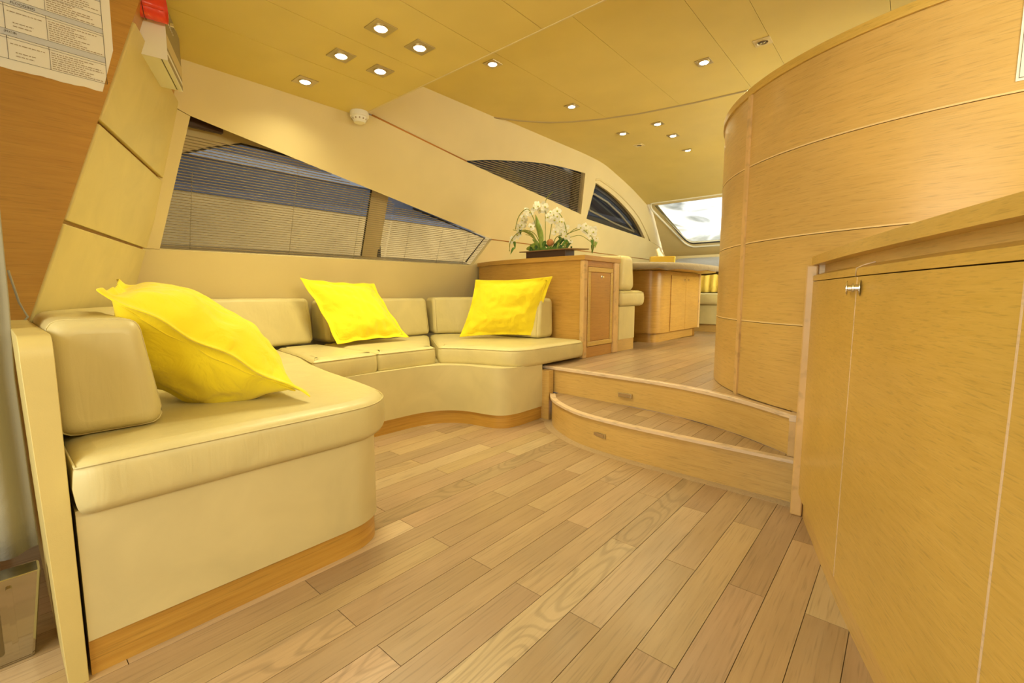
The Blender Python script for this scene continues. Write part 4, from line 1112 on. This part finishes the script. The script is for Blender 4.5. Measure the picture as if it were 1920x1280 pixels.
for (z0, z1) in ((1.573, 1.627), (1.661, 1.722), (1.752, 1.788), (1.795, 1.83), (1.86, 1.95)):
    z = z0
    while z < z1:
        dash_line(.205, z, .205 + rn.uniform(.06, .13)); z += .0068
    dash_line(.125, z0 + .008, .165); dash_line(.125, z0 + .018, .17); dash_line(.115, z1 - .012, .19); dash_line(.03, z0 + .01, .08)
me = bpy.data.meshes.new('small_print'); bmx.to_mesh(me); bmx.free(); me.materials.append(INKG)
o = link(bpy.data.objects.new('small_print', me)); keep(o, nt_); o['kind'] = 'stuff'

# ================================================================= WHITE UNIT on slanted bulkhead
eb = tag(empty('wall_unit', (-2.4, .55, 1.76)), 'white box unit with a metallic label side, mounted high on the slanted bulkhead', 'box')
u0 = Vector((-2.287, .449, 0)); ux = Vector((-.925, .38, 0)); uy = Vector((.19, .95, 0)).normalized()
def UB(a, b_, z): p = u0 + ux * a + uy * b_; return (p.x, p.y, z)
def ubox(name, a0, a1, b0, b1, z0, z1, mat, bv=0):
    vs = [UB(a, b_, z) for z in (z0, z1) for b_ in (b0, b1) for a in (a0, a1)]
    fs = [(0, 2, 3, 1), (4, 5, 7, 6), (0, 1, 5, 4), (2, 6, 7, 3), (0, 4, 6, 2), (1, 3, 7, 5)]
    o = mesh(name, vs, fs, mat); keep(o, eb)
    if bv: bev(o, bv)
    return o
ubox('housing', 0, .315, 0, .078, 1.76, 1.99, WHITEP, .002)
ubox('front_cover', 0, .315, .082, .100, 1.758, 1.99, WHITEP, .002)
ubox('end_plate', -.003, 0, 0, .101, 1.759, 1.99, WHITEP)
ubox('seam_gap', .003, .312, .076, .084, 1.763, 1.98, DARK)
ubox('label_panel', .004, .311, .1, .1008, 1.80, 1.985, GREYL)
ubox('label_stripe', .004, .311, .1008, .1014, 1.81, 1.862, plain('cream_label', (.62, .5, .26), .5))
ubox('label_stripe', .004, .311, .1002, .1012, 1.762, 1.782, GREYL)
for a in range(6): ubox('vent_mark', .05 + a * .02, .06 + a * .02, .1008, .1016, 1.925, 1.929, PAPER)
ubox('switch', .03, .05, .1008, .108, 1.94, 1.955, BRASSP, .001); ubox('switch', .09, .12, .1008, .116, 1.93, 1.945, CHROME, .002)
rd = tag(empty('red_holder', UB(-.02, .03, 1.9)), 'glossy red curled plastic sleeve over the white wall unit', 'holder')
cA = Vector(UB(-.035, .035, 1.925)); 
vs = []; fs = []; n = 20
ax1 = uy
for i in range(n + 1):
    a = math.radians(-200 + 400 * i / n) ; rr = .042 + .006 * i / n
    for b_ in (-.085, .012, .016, .078):
        p = cA + ax1 * b_ + ux * (rr * math.cos(a) * .8) + Vector((0, 0, rr * math.sin(a))); vs.append(p)
for i in range(n):
    for j in range(3): fs.append((i * 4 + j, i * 4 + j + 1, (i + 1) * 4 + j + 1, (i + 1) * 4 + j))
o = keep(mesh('sleeve', vs, fs, RED, smooth=True), rd); o.modifiers.new('s', 'SOLIDIFY').thickness = .003
tube('seam_line', [tuple(Vector(vs[i * 4 + 1]) + (Vector(vs[i * 4 + 1]) - (cA + ax1 * .018)).normalized() * .003) for i in range(n + 1)], .001, DARK, rd, 5)

# paper card on the curved partition, right edge of frame
pc = tag(empty('posted_card', (.22, 2.035, 1.6)), 'white card with a thin printed border pinned on the curved partition at the right edge', 'notice')
def carc(name, x0, x1, z0, z1, r, mat):
    n = 8; vs = []
    for i in range(n + 1):
        x = x0 + (x1 - x0) * i / n; a = -math.acos((x - CX) / r)
        y = CY + r * math.sin(a); vs += [(x, y, z0), (x, y, z1)]
    fs = [(2 * i, 2 * i + 1, 2 * i + 3, 2 * i + 2) for i in range(n)]
    keep(mesh(name, vs, fs, mat), pc)
carc('card', .195, .40, 1.468, 1.755, CR + .0015, PAPER)
for (a, b_, c, d) in ((.201, .2022, 1.476, 1.75), (.201, .40, 1.476, 1.4775), (.213, .2142, 1.485, 1.58), (.213, .40, 1.4845, 1.486)): carc('printed_border', a, b_, c, d, CR + .0025, INK)

# ================================================================= CURTAIN AND STEEL FRAME at far left
vs = []; fs = []; n = 80
zsn = [1.95, 1.3, 1.096, .834, .65, .466, .33, .215]
edge_y = [.041, .041, .041, .038, .033, .036, .038, .040]
for i in range(n + 1):
    t = i / n
    for z, ey in zip(zsn, edge_y):
        y = -.75 + (ey + .75) * t
        vs.append((-1.62 + .016 * math.sin(t * 75 + z * .8) * (1 - .5 * (z < .3)) - .02 * (1.6 - z) * 0, y, z + .012 * math.sin(t * 19) * (z < .3)))
m = len(zsn)
for i in range(n):
    for j in range(m - 1): fs.append((i * m + j, i * m + j + 1, (i + 1) * m + j + 1, (i + 1) * m + j))
o = mesh('curtain', vs, fs, CURT, smooth=True); o.modifiers.new('s', 'SOLIDIFY').thickness = .003
tag(o, 'greige pleated curtain hanging at the left edge beside the sofa end panel', 'curtain')
dj = tag(empty('door_jamb', (-1.5, -.1, 0)), 'polished steel door jamb post standing below the curtain', 'door frame')
prism('post', [(-.6, 0), (.012, 0), (.036, .205), (-.6, .205)], -1.56, -1.50, STEEL, dj, lambda u, v, w: (w, u, v), b=.005)
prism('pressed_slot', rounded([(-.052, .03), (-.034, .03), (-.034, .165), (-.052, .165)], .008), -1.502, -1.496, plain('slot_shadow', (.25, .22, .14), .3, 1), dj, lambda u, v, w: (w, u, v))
prism('pressed_rib', rounded([(-.022, .02), (-.012, .02), (-.012, .185), (-.022, .185)], .004), -1.502, -1.492, STEEL, dj, lambda u, v, w: (w, u, v))
cd = tag(tube('pull_cord', [(-2.12, .055, .92), (-2.11, .07, .82), (-2.10, .085, .775), (-2.105, .06, .74)], .003, CURT), 'thin pale cord dangling by the wood wall above the sofa end panel', 'cord')
